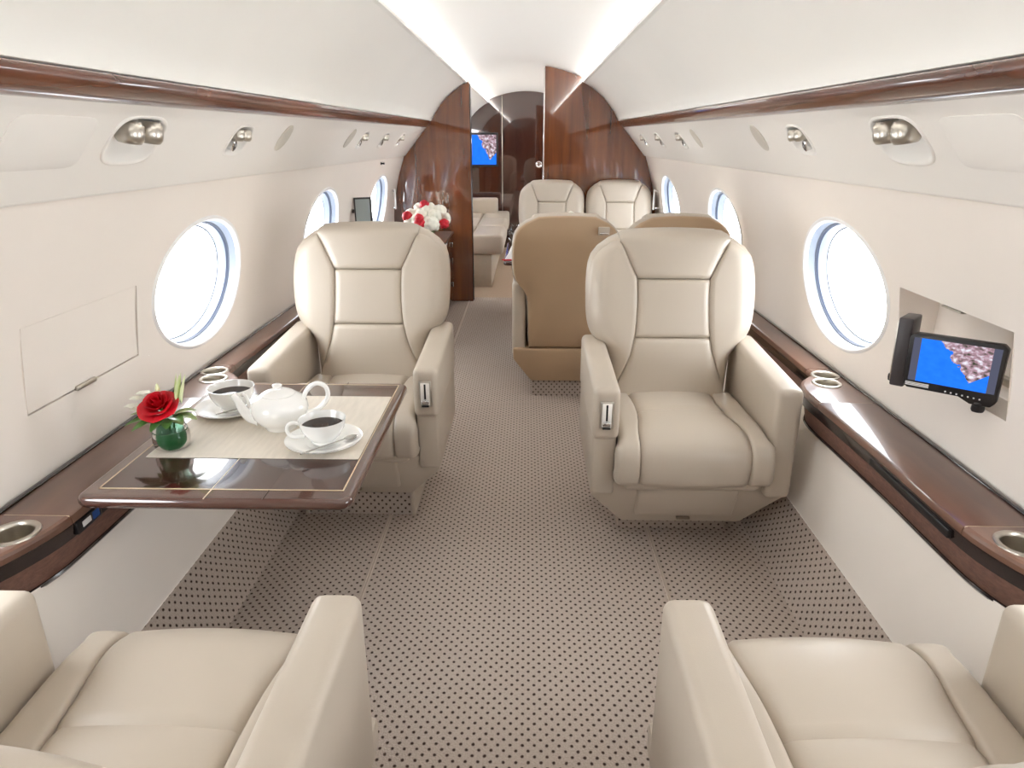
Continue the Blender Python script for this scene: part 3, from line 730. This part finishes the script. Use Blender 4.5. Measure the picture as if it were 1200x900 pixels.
    def taper(X, Y, Z): return (X, Y + max(0.0, 0.25 - Z) * 0.45 * (1 if Y < 0.3 else -0.4), Z)
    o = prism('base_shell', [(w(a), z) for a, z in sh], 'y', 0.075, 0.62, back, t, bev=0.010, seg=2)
    for v in o.data.vertices: v.co = Vector(taper(*v.co))
    o = rbox('footrest_panel', (-w(0.165), 0.062, 0.135), (w(0.165), 0.12, 0.278), 'leather', t, bev=0.010, seg=3, fn=lambda X, Y, Z: (X * (1 - 0.25 * max(0, 0.2 - Z)), Y + max(0.0, 0.25 - Z) * 0.45, Z))
    rbox('footrest_tab', (-0.022, 0.105, 0.128), (0.022, 0.118, 0.134), 'piping', o, bev=0.001)
    # carpeted plinth
    pw = w(0.192)
    V = []; U = []
    for (yy, zz) in ((pf, 0.0), (pf, 0.115), (0.56, 0.115), (0.56, 0.0)):
        for xx in (-pw, pw): V.append((xx, yy, zz)); U.append((xx, yy + (zz if yy < 0.3 else -zz)))
    mesh('plinth', V, [(0, 1, 3, 2), (2, 3, 5, 4), (4, 5, 7, 6), (0, 2, 4, 6), (1, 7, 5, 3)], 'carpet', t, smooth=False, uvs=U, recalc=False)
    if pf < 0.2:
        for s in (-1, 1):
            a, b = sorted((s * pw, s * (pw + 0.014)))
            rbox('plinth_trim', (a, pf - 0.004, 0.0), (b, 0.565, 0.115), 'leather', t, bev=0.003)
    for c in t.children:
        if c not in before: c.location.x += bx
    return t

chair('cream leather armchair right of the aisle, facing the camera, nearest in full view', 0.556, 1.90, 0, control=-1)
chair('cream leather armchair left of the aisle, facing the camera behind the coffee table', -0.585, 2.075, 0, control=1, pf=0.155)
chair('cream leather armchair at the bottom left corner, only its seat and arms in view', -0.562, 1.085, PI, slope=0.52, af=0.125, asl=0.0)
chair('cream leather armchair at the bottom right corner, only its seat and arms in view', 0.578, 1.085, PI, slope=0.52, af=0.125, asl=0.0)
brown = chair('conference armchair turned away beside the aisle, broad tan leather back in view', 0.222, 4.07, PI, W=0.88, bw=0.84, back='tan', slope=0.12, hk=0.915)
hk_ = rbox('coat_clip', (-0.205, 0.700, 0.885), (-0.150, 0.712, 0.925), 'leather', brown, bev=0.004)
rbox('clip_hook', (-0.200, 0.708, 0.889), (-0.156, 0.722, 0.898), 'chrome', hk_, bev=0.003)
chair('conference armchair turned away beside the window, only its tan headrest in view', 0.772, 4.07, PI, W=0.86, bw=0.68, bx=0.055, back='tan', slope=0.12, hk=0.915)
chair('far cream armchair facing the camera beside the aisle, in front of the partition', 0.222, 5.08, 0, W=0.86, bw=0.82, slope=0.12)
chair('far cream armchair facing the camera beside the window, in front of the partition', 0.762, 5.08, 0, W=0.86, bw=0.68, bx=-0.045, slope=0.12)

# ------------------------------------------------------------------ fold-out coffee table
TZ = 0.607
tx0, tx1, ty0, ty1 = -0.932, -0.338, 1.255, 2.0
t = thing('coffee_table', 'glossy dark wood fold-out table at the left ledge, set for coffee', 'table', (0, 0, 0))
def rrect(x0, x1, y0, y1, r, n=6):
    out = []
    for cx, cy, a0 in ((x1 - r, y1 - r, 0), (x0 + r, y1 - r, 90), (x0 + r, y0 + r, 180), (x1 - r, y0 + r, 270)):
        for k in range(n + 1):
            a = math.radians(a0 + 90 * k / n); out.append((cx + r * math.cos(a), cy + r * math.sin(a)))
    return out
def slab(name, x0, x1, y0, y1, r, z0, z1, e, mat, parent):
    rings = []
    for k in range(9):
        a = -PI / 2 + PI * k / 8; d = e * (1 - math.cos(a)); z = (z0 + z1) / 2 + (z1 - z0) / 2 * math.sin(a)
        rings.append([(p[0], p[1], z) for p in rrect(x0 + d, x1 - d, y0 + d, y1 - d, max(0.002, r - d))])
    return loft(name, rings, mat, parent, angle=80)
slab('table_edge', tx0, tx1, ty0, ty1, 0.03, TZ - 0.027, TZ - 0.0005, 0.011, 'tedge', t)
# glossy leaves inside the rim, split at the fold lines
def flat(name, x0, x1, y0, y1, z, mat, parent, th=0.0012):
    return rbox(name, (x0, y0, z - th), (x1, y1, z), mat, parent, bev=0)
ix0, ix1, iy0, iy1 = -0.898, -0.362, 1.300, 1.976
for a, b in ((ix0 + 0.004, -0.6512), (-0.6488, -0.526), (-0.524, ix1 - 0.004)):
    flat('table_leaf', a, b, iy0 + 0.004, iy1 - 0.004, TZ + 0.0006, 'table', t)
for (a, b, c, d) in ((ix0, ix1, iy0, iy0 + 0.0032), (ix0, ix1, iy1 - 0.0032, iy1), (ix0, ix0 + 0.0032, iy0, iy1), (ix1 - 0.0032, ix1, iy0, iy1)):
    flat('inlay_line', a, b, c, d, TZ + 0.0009, 'inlay', t)
for x, m_ in ((-0.65, 'inlay'), (-0.525, 'fascia')):
    flat('fold_line', x - 0.0011, x + 0.0011, ty0 + 0.004, ty1 - 0.004, TZ + 0.0008, m_, t)
rbox('table_support', (-0.90, 1.55, 0.545), (-0.86, 1.75, 0.582), 'fascia', t, bev=0.004)

pm = slab('placemat', -0.876, -0.366, 1.452, 1.870, 0.003, TZ + 0.0008, TZ + 0.0022, 0.0005, 'linen', None)
tag(pm, 'pale linen placemat spread on the dark coffee table', 'placemat')
PZ = TZ + 0.0022

def saucer(x, y, r, label):
    o = lathe('saucer', [(0.0005, 0.004), (r * 0.42, 0.004), (r * 0.46, 0.007), (r * 0.75, 0.011), (r * 0.985, 0.017), (r, 0.0185), (r * 0.99, 0.016), (r * 0.75, 0.008), (r * 0.48, 0.002), (r * 0.44, 0.0), (0.0005, 0.0)], 'china', None, seg=48)
    o.location = (x, y, PZ); tag(o, label, 'saucer', 'coffee saucers'); return o
def cup_(x, y, z, r, h, rot, label):
    t = thing('coffee_cup', label, 'cup', (x, y, z), rot, 'coffee cups')
    pr = [(0.0005, 0.004), (r * 0.42, 0.002), (r * 0.48, 0.0), (r * 0.52, 0.003), (r * 0.50, 0.008), (r * 0.72, h * 0.32), (r * 0.90, h * 0.62), (r * 0.985, h * 0.95), (r, h), (r * 0.975, h), (r * 0.95, h * 0.93), (r * 0.86, h * 0.62), (r * 0.68, h * 0.34), (r * 0.4, 0.012), (0.0005, 0.011)]
    lathe('cup_body', pr, 'china', t, seg=48)
    lathe('coffee', [(0.0005, h * 0.72), (r * 0.885, h * 0.72)], 'coffee', t, seg=40)
    pts = [(-r * 0.93, 0, h * 0.84), (-r * 1.18, 0, h * 0.90), (-r * 1.42, 0, h * 0.78), (-r * 1.45, 0, h * 0.52), (-r * 1.25, 0, h * 0.32), (-r * 0.76, 0, h * 0.30)]
    tube('handle', spline(pts, 22), 0.0052, 'china', t, seg=10, ref=Vector((0, 1, 0)))
    return t
def spoon(x, y, z, rz, tilt, label, L=0.115):
    t = thing('teaspoon', label, 'spoon', (x, y, z), rz, 'teaspoons')
    rings = []
    hp = [(0.0, 0.004, 0.0), (0.012, 0.0045, 0.0), (0.04, 0.0026, 0.001), (L - 0.035, 0.0020, 0.002), (L - 0.028, 0.0028, 0.002)]
    for (yy, ww, zz) in hp: rings.append([(ww * math.cos(a), yy, zz + 0.0012 * math.sin(a)) for a in [2 * PI * k / 8 for k in range(8)]])
    o1 = loft('spoon_handle', rings, 'silver', t)
    V, F = [], []
    for i in range(7):
        for j in range(12):
            r = i / 6; a = 2 * PI * j / 12
            V.append((0.0125 * r * math.cos(a), L - 0.012 + 0.019 * r * math.sin(a), -0.004 + 0.006 * r * r))
    for i in range(6):
        for j in range(12): F.append((i * 12 + j, i * 12 + (j + 1) % 12, (i + 1) * 12 + (j + 1) % 12, (i + 1) * 12 + j))
    o2 = mesh('spoon_bowl', V, F, 'silver', t)
    t.rotation_euler = (tilt, 0, rz)
    return t
saucer(-0.470, 1.535, 0.094, 'white porcelain saucer under the front coffee cup, near the table edge')
cup_(-0.472, 1.540, PZ + 0.0045, 0.058, 0.062, math.radians(12), 'white coffee cup in front of the teapot, near the aisle end of the placemat')
spoon(-0.495, 1.432, PZ + 0.021, math.radians(-42), -0.02, 'silver teaspoon lying on the front saucer beside its cup', L=0.15)
saucer(-0.790, 1.745, 0.094, 'white porcelain saucer behind the rose vase, under the rear cup')
cup_(-0.785, 1.752, PZ + 0.0045, 0.062, 0.066, math.radians(140), 'white coffee cup behind the teapot spout, next to the wall')
spoon(-0.800, 1.672, PZ + 0.020, math.radians(-50), 0.0, 'silver teaspoon on the rear saucer below the cup', L=0.10)

# teapot
tp = thing('teapot', 'white porcelain teapot with spout pointing to the wall, between two cups', 'teapot', (-0.612, 1.640, PZ), math.radians(6)); tp.scale = (0.93, 0.93, 0.96)
lathe('pot_body', [(0.0005, 0.003), (0.036, 0.002), (0.042, 0.0), (0.045, 0.004), (0.046, 0.009), (0.060, 0.020), (0.073, 0.038), (0.078, 0.056), (0.076, 0.070), (0.066, 0.085), (0.050, 0.094), (0.044, 0.097), (0.040, 0.097)], 'china', tp, seg=56)
ld = lathe('lid', [(0.046, 0.0955), (0.046, 0.098), (0.038, 0.103), (0.022, 0.108), (0.010, 0.110), (0.0005, 0.110)], 'china', tp, seg=48)
lathe('lid_knob', [(0.010, 0.109), (0.009, 0.113), (0.013, 0.117), (0.0135, 0.121), (0.009, 0.1245), (0.0005, 0.1255)], 'china', ld, seg=24)
sp = spline([(-0.060, 0, 0.026), (-0.085, 0, 0.034), (-0.103, 0, 0.058), (-0.112, 0, 0.082), (-0.124, 0, 0.098)], 20)
tube('spout', sp, [0.021 - 0.0125 * (i / 19) ** 0.7 for i in range(20)], 'china', tp, seg=18, ref=Vector((0, 1, 0)))
tube('handle', spline([(0.066, 0, 0.078), (0.080, 0, 0.105), (0.108, 0, 0.124), (0.132, 0, 0.112), (0.134, 0, 0.082), (0.108, 0, 0.052), (0.072, 0, 0.040)], 30), 0.0065, 'china', tp, seg=12, ref=Vector((0, 1, 0)))

# rose vase
def petal(r, h, curl, wid, n=7, m_=6):
    V, F = [], []
    for i in range(m_):
        v = i / (m_ - 1)
        for j in range(n):
            u = -1 + 2 * j / (n - 1); wd = wid * (0.45 + 0.75 * math.sin(min(1, v * 0.9 + 0.1) * PI * 0.62)) * (1 - 0.25 * max(0, v - 0.8) / 0.2)
            a = u * wd; rr = r * (0.25 + 0.75 * math.sin(v * PI / 2)) + curl * max(0, v - 0.55) ** 2
            V.append((rr * math.sin(a), -rr * math.cos(a), h * v - 0.3 * curl * max(0, v - 0.75) * (1 + 0.4 * abs(u)) - 0.10 * h * u * u * v))
    for i in range(m_ - 1):
        for j in range(n - 1): F.append((i * n + j, i * n + j + 1, (i + 1) * n + j + 1, (i + 1) * n + j))
    return V, F
def leaf(name, base, direction, L, wd, mat, parent, droop=0.3):
    d = Vector(direction).normalized(); side = d.cross(Vector((0, 0, 1))); side = side.normalized() if side.length > 1e-3 else Vector((1, 0, 0)); nrm = side.cross(d)
    V, F = [], []
    for i in range(8):
        t_ = i / 7; ww = wd * math.sin(PI * (t_ * 0.93 + 0.04)) ** 0.8
        c = Vector(base) + d * L * t_ - Vector((0, 0, 1)) * droop * L * t_ * t_
        for u in (-1, -0.5, 0, 0.5, 1): V.append(tuple(c + side * ww * u + nrm * 0.25 * ww * u * u))
    for i in range(7):
        for j in range(4): F.append((i * 5 + j, i * 5 + j + 1, (i + 1) * 5 + j + 1, (i + 1) * 5 + j))
    return mesh(name, V, F, mat, parent)
vz = thing('rose_vase', 'green glass vase with a red rose and small white flowers on the placemat', 'flower vase', (-0.838, 1.512, PZ), 0)
lathe('vase_glass', [(0.0005, 0.001), (0.034, 0.001), (0.040, 0.006), (0.043, 0.022), (0.042, 0.038), (0.037, 0.056), (0.034, 0.068), (0.037, 0.078), (0.0385, 0.079), (0.036, 0.077), (0.0325, 0.068), (0.035, 0.056), (0.040, 0.038), (0.041, 0.022)], 'vase', vz, seg=40)
lathe('leaf_wrap', [(0.0005, 0.004), (0.0335, 0.002), (0.0395, 0.007), (0.0425, 0.022), (0.0415, 0.038), (0.0395, 0.048), (0.0005, 0.050)], 'vasein', vz, seg=32)
rh = Vector((-0.012, -0.004, 0.100))
for (q, cnt, r, h, curl, wid) in ((0, 3, 0.008, 0.036, 0.002, 0.95), (1, 4, 0.014, 0.038, 0.012, 0.80), (2, 5, 0.021, 0.036, 0.030, 0.70), (3, 5, 0.027, 0.032, 0.055, 0.66), (4, 6, 0.031, 0.026, 0.085, 0.60)):
    for k in range(cnt):
        V, F = petal(r, h, curl, wid)
        o = mesh('rose_petal', V, F, 'rose', vz)
        o.data.transform(Matrix.Translation(rh + Vector((0, 0, 0.008 - q * 0.003))) @ Matrix.Rotation(math.radians(30), 4, 'X') @ Matrix.Rotation(2 * PI * (k + 0.4 * q) / cnt, 4, 'Z'))
for k, (dx, dy) in enumerate(((0, 0), (0.012, 0.006), (-0.012, 0.008), (0.006, -0.010))):
    tube('stem', [(dx * 0.6, dy * 0.6, 0.03), (dx, dy, 0.08), (rh.x + dx, rh.y + dy, 0.11)], 0.0022, 'stem', vz, seg=6)
for (d, L, wd, m_) in (((-1, -0.35, 0.15), 0.085, 0.018, 'leaf'), ((-1, 0.0, 0.35), 0.085, 0.017, 'leafpale'), ((1, -0.2, 0.3), 0.070, 0.017, 'leafpale'), ((0.8, -0.6, 0.4), 0.060, 0.016, 'leaf'), ((-0.8, -0.8, 0.1), 0.070, 0.017, 'leaf'), ((-1, 0.2, 0.25), 0.050, 0.013, 'leafpale'), ((0.9, -0.5, 0.05), 0.042, 0.014, 'leafpale'), ((1, 0.1, 0.6), 0.062, 0.016, 'leafpale'), ((0.4, -1, 0.0), 0.040, 0.014, 'leaf'), ((-0.3, -1, -0.1), 0.045, 0.014, 'leaf'), ((0.9, 0.6, 0.4), 0.055, 0.014, 'leaf'), ((-0.6, 0.7, 0.4), 0.055, 0.014, 'leaf')):
    leaf('leaf', (0.012 * d[0], 0.012 * d[1], 0.080), d, L, wd, m_, vz)
for (x, y, z) in ((-0.080, -0.004, 0.104), (-0.070, 0.006, 0.120), (-0.074, 0.014, 0.092), (-0.058, 0.016, 0.130), (-0.064, -0.012, 0.098)):
    for k in range(5):
        leaf('white_blossom_petal', (x, y, z), (math.cos(k * 1.257), math.sin(k * 1.257), 0.4), 0.019, 0.009, 'whiteflower', vz, droop=0.1)
for (dx, dy) in ((0.020, 0.018), (0.030, 0.012), (0.038, 0.020), (0.026, 0.026)):
    leaf('pale_bud_petal', (dx * 0.7, dy + 0.006, 0.105), (dx * 0.6, dy * 0.3, 0.09), 0.072, 0.019, 'palegreen', vz, droop=-0.05)
tube('stem', [(-0.01, 0.015, 0.08), (-0.024, 0.02, 0.135)], 0.0016, 'stem', vz, seg=6)
lathe('bud', [(0.0005, 0.0), (0.005, 0.005), (0.006, 0.012), (0.003, 0.022), (0.0005, 0.026)], 'palegreen', vz, seg=12, c=(-0.024, 0.02, 0.132))

# ------------------------------------------------------------------ swing-out monitor on the right wall
mon = thing('wall_monitor', 'black swing-out monitor showing a blue map at the right wall niche', 'monitor')
pL, pR = Vector((0.945, 1.585, 0.826)), Vector((1.086, 1.450, 0.832))
ex = (pR - pL); mw = ex.length; ex.normalize(); ez = Vector((0, 0, 1)); ez = (ez - ex * ez.dot(ex)).normalized(); ey = ez.cross(ex)     # ey points away from the viewer
mon.matrix_world = Matrix(((ex.x, ey.x, ez.x, (pL.x + pR.x) / 2), (ex.y, ey.y, ez.y, (pL.y + pR.y) / 2), (ex.z, ey.z, ez.z, (pL.z + pR.z) / 2), (0, 0, 0, 1)))
hw, hh = mw / 2, 0.067
prism('bezel', [(-hw, -hh + 0.012), (-hw + 0.008, -hh), (0.2 * hw, -hh), (0.45 * hw, -hh - 0.012), (hw * 0.86, -hh - 0.012), (hw - 0.004, -hh), (hw, hh - 0.01), (hw - 0.01, hh), (-hw + 0.01, hh), (-hw, hh - 0.01)], 'y', -0.011, 0.011, 'black', mon, bev=0.003)
def screen_quad(name, x0, x1, z0, z1, y, mat, parent):
    V = [(x0, y, z0), (x1, y, z0), (x1, y, z1), (x0, y, z1)]
    return mesh(name, V, [(0, 1, 2, 3)], mat, parent, smooth=False, uvs=[(0, 0), (1, 0), (1, 1), (0, 1)], recalc=False)
screen_quad('screen_border', -hw + 0.010, hw - 0.010, -hh + 0.020, hh - 0.010, -0.0114, 'screengrey', mon)
screen_quad('map_screen', -hw + 0.026, hw - 0.026, -hh + 0.020, hh - 0.010, -0.0117, 'map', mon)
for k in range(3): rbox('printed_line', (-hw + 0.006, -0.0122, -hh + 0.007 + k * 0.0032), (-hw + 0.056, -0.0112, -hh + 0.009 + k * 0.0032), 'print', mon, bev=0)
for k in range(7): rbox('button', (-0.008 + k * 0.0115, -0.0125, -hh + 0.005 - 0.0006 * k), (-0.0045 + k * 0.0115, -0.0108, -hh + 0.0085 - 0.0006 * k), 'print', mon, bev=0.0005)
lathe('swivel_knob', [(0.0005, -0.030), (0.012, -0.029), (0.014, -0.024), (0.013, -0.014), (0.015, -0.012), (0.015, -0.006), (0.008, 0.0)], 'black', mon, seg=24, c=(hw * 0.62, 0.002, -hh))
arm = rbox('arm_housing', (-hw - 0.034, 0.005, -hh - 0.008), (-hw - 0.002, 0.075, hh + 0.028), 'dark', mon, bev=0.004)
rbox('arm_faceplate', (-hw - 0.0365, 0.010, -hh + 0.004), (-hw - 0.033, 0.070, hh + 0.016), 'metal', arm, bev=0.001)
lathe('arm_knob', [(0.0005, -0.008), (0.008, -0.008), (0.009, 0.0), (0.008, 0.008), (0.0005, 0.009)], 'black', arm, seg=18, c=(-hw - 0.042, 0.05, -hh - 0.0))
tube('arm_bar', [(-hw + 0.0, 0.06, 0.0), (0.02, 0.085, -0.004), (0.075, 0.095, -0.01)], 0.010, 'dark', mon, seg=12)

# ------------------------------------------------------------------ left far monitor, wall lights
mon2 = thing('wall_monitor', 'small swing-out monitor at the left wall beside the far window', 'monitor')
mon2.matrix_world = Matrix.Translation((-0.995, 4.35, 0.90)) @ Matrix.Rotation(math.radians(28), 4, 'Z')
rbox('bezel', (-0.055, -0.010, -0.085), (0.055, 0.010, 0.085), 'black', mon2, bev=0.004)
rbox('screen', (-0.050, -0.0115, -0.075), (0.040, -0.0095, 0.075), plain('switched-off screen', lin(150, 160, 160), 0.15), mon2, bev=0.0)
tube('arm_bar', [(0.0, 0.01, 0.0), (-0.06, 0.04, 0.0)], 0.012, 'dark', mon2, seg=12)
for sgn, side in ((-1, 'left'), (1, 'right')):
    sx = 1.048
    g = thing('grab_handle', 'slim white vertical handle on the %s wall beside the partition' % side, 'handle', (sgn * sx, 5.60, 0.875))
    rbox('handle_bar', (-0.006 - sgn * 0.022, -0.012, -0.078), (0.006 - sgn * 0.022, 0.012, 0.078), 'white', g, bev=0.004)
    for z in (-0.066, 0.066): rbox('handle_foot', (min(0.0, -sgn * 0.022), -0.008, z - 0.008), (max(sgn * 0.03, -sgn * 0.022 if sgn < 0 else 0.03), 0.008, z + 0.008), 'chrome', g, bev=0.002)
kb = lathe('coat_hook', [(0.0005, 0.0), (0.010, 0.0), (0.010, 0.004), (0.005, 0.006), (0.006, 0.020), (0.008, 0.024), (0.0005, 0.027)], 'black', None, seg=16)
kb.matrix_world = Matrix.Translation((-0.990, 4.95, 1.166)) @ Matrix.Rotation(math.radians(90), 4, 'Y'); tag(kb, 'tiny black coat hook high on the left wall above the far window', 'hook')

# ------------------------------------------------------------------ credenza with bouquet on the left
cr = thing('credenza', 'dark wood cabinet against the left wall in front of the partition', 'cabinet', (0, 0, 0))
CX = -0.60
rbox('carcass', (-0.81, 4.25, 0.02), (CX - 0.012, YP - 0.03, 0.578), 'bulk', cr, bev=0.004)
rbox('cabinet_top', (-0.98, 4.22, 0.578), (CX + 0.008, YP - 0.028, 0.600), 'ledge', cr, bev=0.006)
rbox('kick_board', (-0.80, 4.27, 0.0), (CX - 0.03, YP - 0.04, 0.03), 'fascia', cr, bev=0.002)
for k in range(3):
    a = 4.27 + k * 0.515
    for (z0, z1) in ((0.04, 0.30), (0.31, 0.43), (0.44, 0.565)):
        d = rbox('drawer_front', (CX - 0.012, a, z0), (CX, a + 0.505, z1), 'bulk', cr, bev=0.003)
        rbox('drawer_pull', (CX, a + 0.40, (z0 + z1) / 2 - 0.02), (CX + 0.010, a + 0.43, (z0 + z1) / 2 + 0.02), 'chrome', d, bev=0.003)

def ruffle(name, c, r, mat, parent, seed):
    bm = bmesh.new(); bmesh.ops.create_icosphere(bm, subdivisions=4, radius=1)
    rnd = random.Random(seed); dirs = [Vector((rnd.uniform(-1, 1), rnd.uniform(-1, 1), rnd.uniform(-0.6, 1))).normalized() for _ in range(44)]
    for v in bm.verts:
        n = v.co.normalized(); m_ = max(n.dot(d) for d in dirs)
        v.co = n * r * (0.70 + 0.36 * max(0.0, (m_ - 0.86) / 0.14) ** 0.7) + Vector(c)
    return bm_obj(name, bm, mat, parent, angle=80)
def bouquet(label, loc, S, white, red, vase_h, vr, pot=None):
    b = thing('flower_bouquet', label, 'bouquet', loc)
    lathe('vase', [(0.0005, 0.0), (vr * 0.8, 0.0), (vr, 0.01), (vr * 0.9, vase_h * 0.5), (vr, vase_h), (vr * 0.92, vase_h), (vr * 0.8, vase_h * 0.5), (0.0005, vase_h * 0.4)], pot or 'china', b, seg=28)
    for k, (x, y, z, r) in enumerate(white): ruffle('white_flower', (x * S, y * S, vase_h + z * S), r * S, 'whiteflower', b, 10 + k)
    for k, (x, y, z, r) in enumerate(red): ruffle('red_flower', (x * S, y * S, vase_h + z * S), r * S, 'redflower', b, 90 + k)
    for k in range(7):
        a = k * 0.9; leaf('leaf', (0, 0, vase_h), (math.cos(a), math.sin(a), 0.35), 0.10 * S, 0.028 * S, 'leaf', b, droop=0.2)
    for k in range(5):
        a = k * 1.25; tube('stem', [(0.01 * S * math.cos(a), 0.01 * S * math.sin(a), vase_h * 0.5), (0.05 * S * math.cos(a), 0.05 * S * math.sin(a), vase_h + 0.07 * S)], 0.004 * S, 'stem', b, seg=6)
    return b
bouquet('white and red flower bouquet on the dark cabinet by the left partition', (-0.690, 4.95, 0.600), 1.0,
        [(-0.10, -0.05, 0.075, 0.052), (-0.045, -0.10, 0.10, 0.048), (0.045, -0.12, 0.075, 0.062), (0.02, -0.02, 0.165, 0.055), (0.10, -0.03, 0.155, 0.050), (-0.05, 0.02, 0.165, 0.045), (0.07, -0.08, 0.13, 0.05), (-0.11, 0.0, 0.135, 0.04), (0.12, 0.03, 0.10, 0.05), (-0.02, -0.09, 0.14, 0.042), (0.0, 0.08, 0.10, 0.06)],
        [(-0.125, -0.06, 0.125, 0.036), (-0.025, -0.155, 0.085, 0.040), (0.135, -0.07, 0.075, 0.036), (-0.005, -0.03, 0.200, 0.034), (-0.03, -0.145, 0.12, 0.032), (0.06, 0.08, 0.15, 0.036)], 0.09, 0.05)

# ------------------------------------------------------------------ conference table and its setting
ct = thing('conference_table', 'dark wood conference table between the two far pairs of chairs', 'table')
slab('table_top', -0.115, 0.955, 4.14, 4.98, 0.03, 0.600, 0.628, 0.010, 'table', ct)
rbox('pedestal', (0.30, 4.50, 0.0), (0.66, 4.62, 0.60), 'bulk', ct, bev=0.006)
rbox('pedestal_foot', (0.24, 4.46, 0.0), (0.72, 4.66, 0.03), 'fascia', ct, bev=0.004)
bouquet('low arrangement of white and red flowers on the conference table', (0.345, 4.55, 0.628), 0.62,
        [(-0.10, -0.03, 0.16, 0.05), (-0.05, 0.03, 0.20, 0.05), (0.02, -0.06, 0.17, 0.05), (-0.02, 0.06, 0.15, 0.05), (0.06, 0.05, 0.18, 0.05)], [(0.10, -0.04, 0.185, 0.05), (0.09, 0.06, 0.15, 0.045)], 0.10, 0.04)
def wineglass(x, y, z, label):
    o = lathe('wine_glass', [(0.0005, 0.001), (0.030, 0.001), (0.031, 0.003), (0.006, 0.008), (0.004, 0.02), (0.004, 0.065), (0.012, 0.078), (0.030, 0.098), (0.035, 0.125), (0.031, 0.155), (0.030, 0.155), (0.034, 0.125), (0.028, 0.098), (0.0005, 0.080)], 'glass', None, seg=28)
    o.location = (x, y, z); tag(o, label, 'glass', 'wine glasses on the conference table'); return o
wineglass(-0.068, 4.45, 0.628, 'wine glass at the aisle edge of the conference table nearest the camera')
wineglass(-0.055, 4.72, 0.628, 'wine glass at the aisle edge of the conference table, farther from the camera')
for (x, y, lab) in ((0.11, 4.30, 'white dinner plate beside the wine glass nearest the camera'), (0.11, 4.80, 'white dinner plate in front of the far aisle chair')):
    o = lathe('dinner_plate', [(0.0005, 0.004), (0.075, 0.004), (0.085, 0.008), (0.125, 0.018), (0.126, 0.016), (0.088, 0.003), (0.075, 0.0), (0.0005, 0.0)], 'china', None, seg=40)
    o.location = (x, y, 0.628); tag(o, lab, 'plate', 'plates on the conference table')
nk = prism('folded_napkin', [(-0.05, 0.0), (0.05, 0.0), (0.028, 0.03), (0.006, 0.10), (-0.01, 0.075), (-0.03, 0.03)], 'y', -0.02, 0.02, 'print', None, bev=0.004)
nk.location = (-0.060, 4.20, 0.628); tag(nk, 'white folded napkin standing at the aisle end of the conference table', 'napkin')
mg = rbox('red_menu_card', (-0.05, -0.004, 0.0), (0.03, 0.004, 0.006), 'redflower', None, bev=0.001); mg.location = (-0.075, 4.18, 0.628)
tag(mg, 'small red card lying on the corner of the conference table', 'card')

# ------------------------------------------------------------------ aft compartment: divan, screen, door pull
dv = thing('divan', 'beige leather divan along the left side beyond the partition', 'sofa', (0, 0, 0))
rbox('divan_base', (-0.81, 6.42, 0.0), (-0.305, 8.72, 0.31), 'divanbase', dv, bev=0.01)
for k in range(3):
    a = 6.39 + k * 0.78
    for (x0, x1) in ((-0.88, -0.50), (-0.498, -0.195)):
        rbox('seat_cushion', (x0, a, 0.31), (x1, a + 0.777, 0.492), 'leather', dv, bev=0.035, seg=4)
for k in range(3):
    a = 6.39 + k * 0.78
    rbox('back_cushion', (-0.925, a, 0.44), (-0.76, a + 0.777, 0.90), 'leather', dv, bev=0.04, seg=4)
rbox('divan_arm', (-0.90, 8.42, 0.46), (-0.33, 8.62, 0.66), 'leather', dv, bev=0.03, seg=4)
tv = thing('wall_screen', 'wall screen with a bright blue map beyond the partition', 'screen', (-0.527, YA - 0.035, 1.205))
rbox('screen_frame', (-0.185, 0.0, -0.20), (0.185, 0.014, 0.20), 'black', tv, bev=0.004)
screen_quad('map_screen', -0.160, 0.160, -0.175, 0.175, -0.0006, map_screen('cabin map display', 1.0), tv)
kn = lathe('door_pull', [(0.0005, 0.0), (0.040, 0.0), (0.041, 0.006), (0.034, 0.010), (0.030, 0.006), (0.012, 0.006), (0.010, 0.012), (0.0005, 0.013)], 'chrome', None, seg=32)
kn.matrix_world = Matrix.Translation((0.165, YA - 0.021, 1.03)) @ Matrix.Rotation(math.radians(90), 4, 'X'); tag(kn, 'round chrome door pull on the dark aft wall', 'door pull')
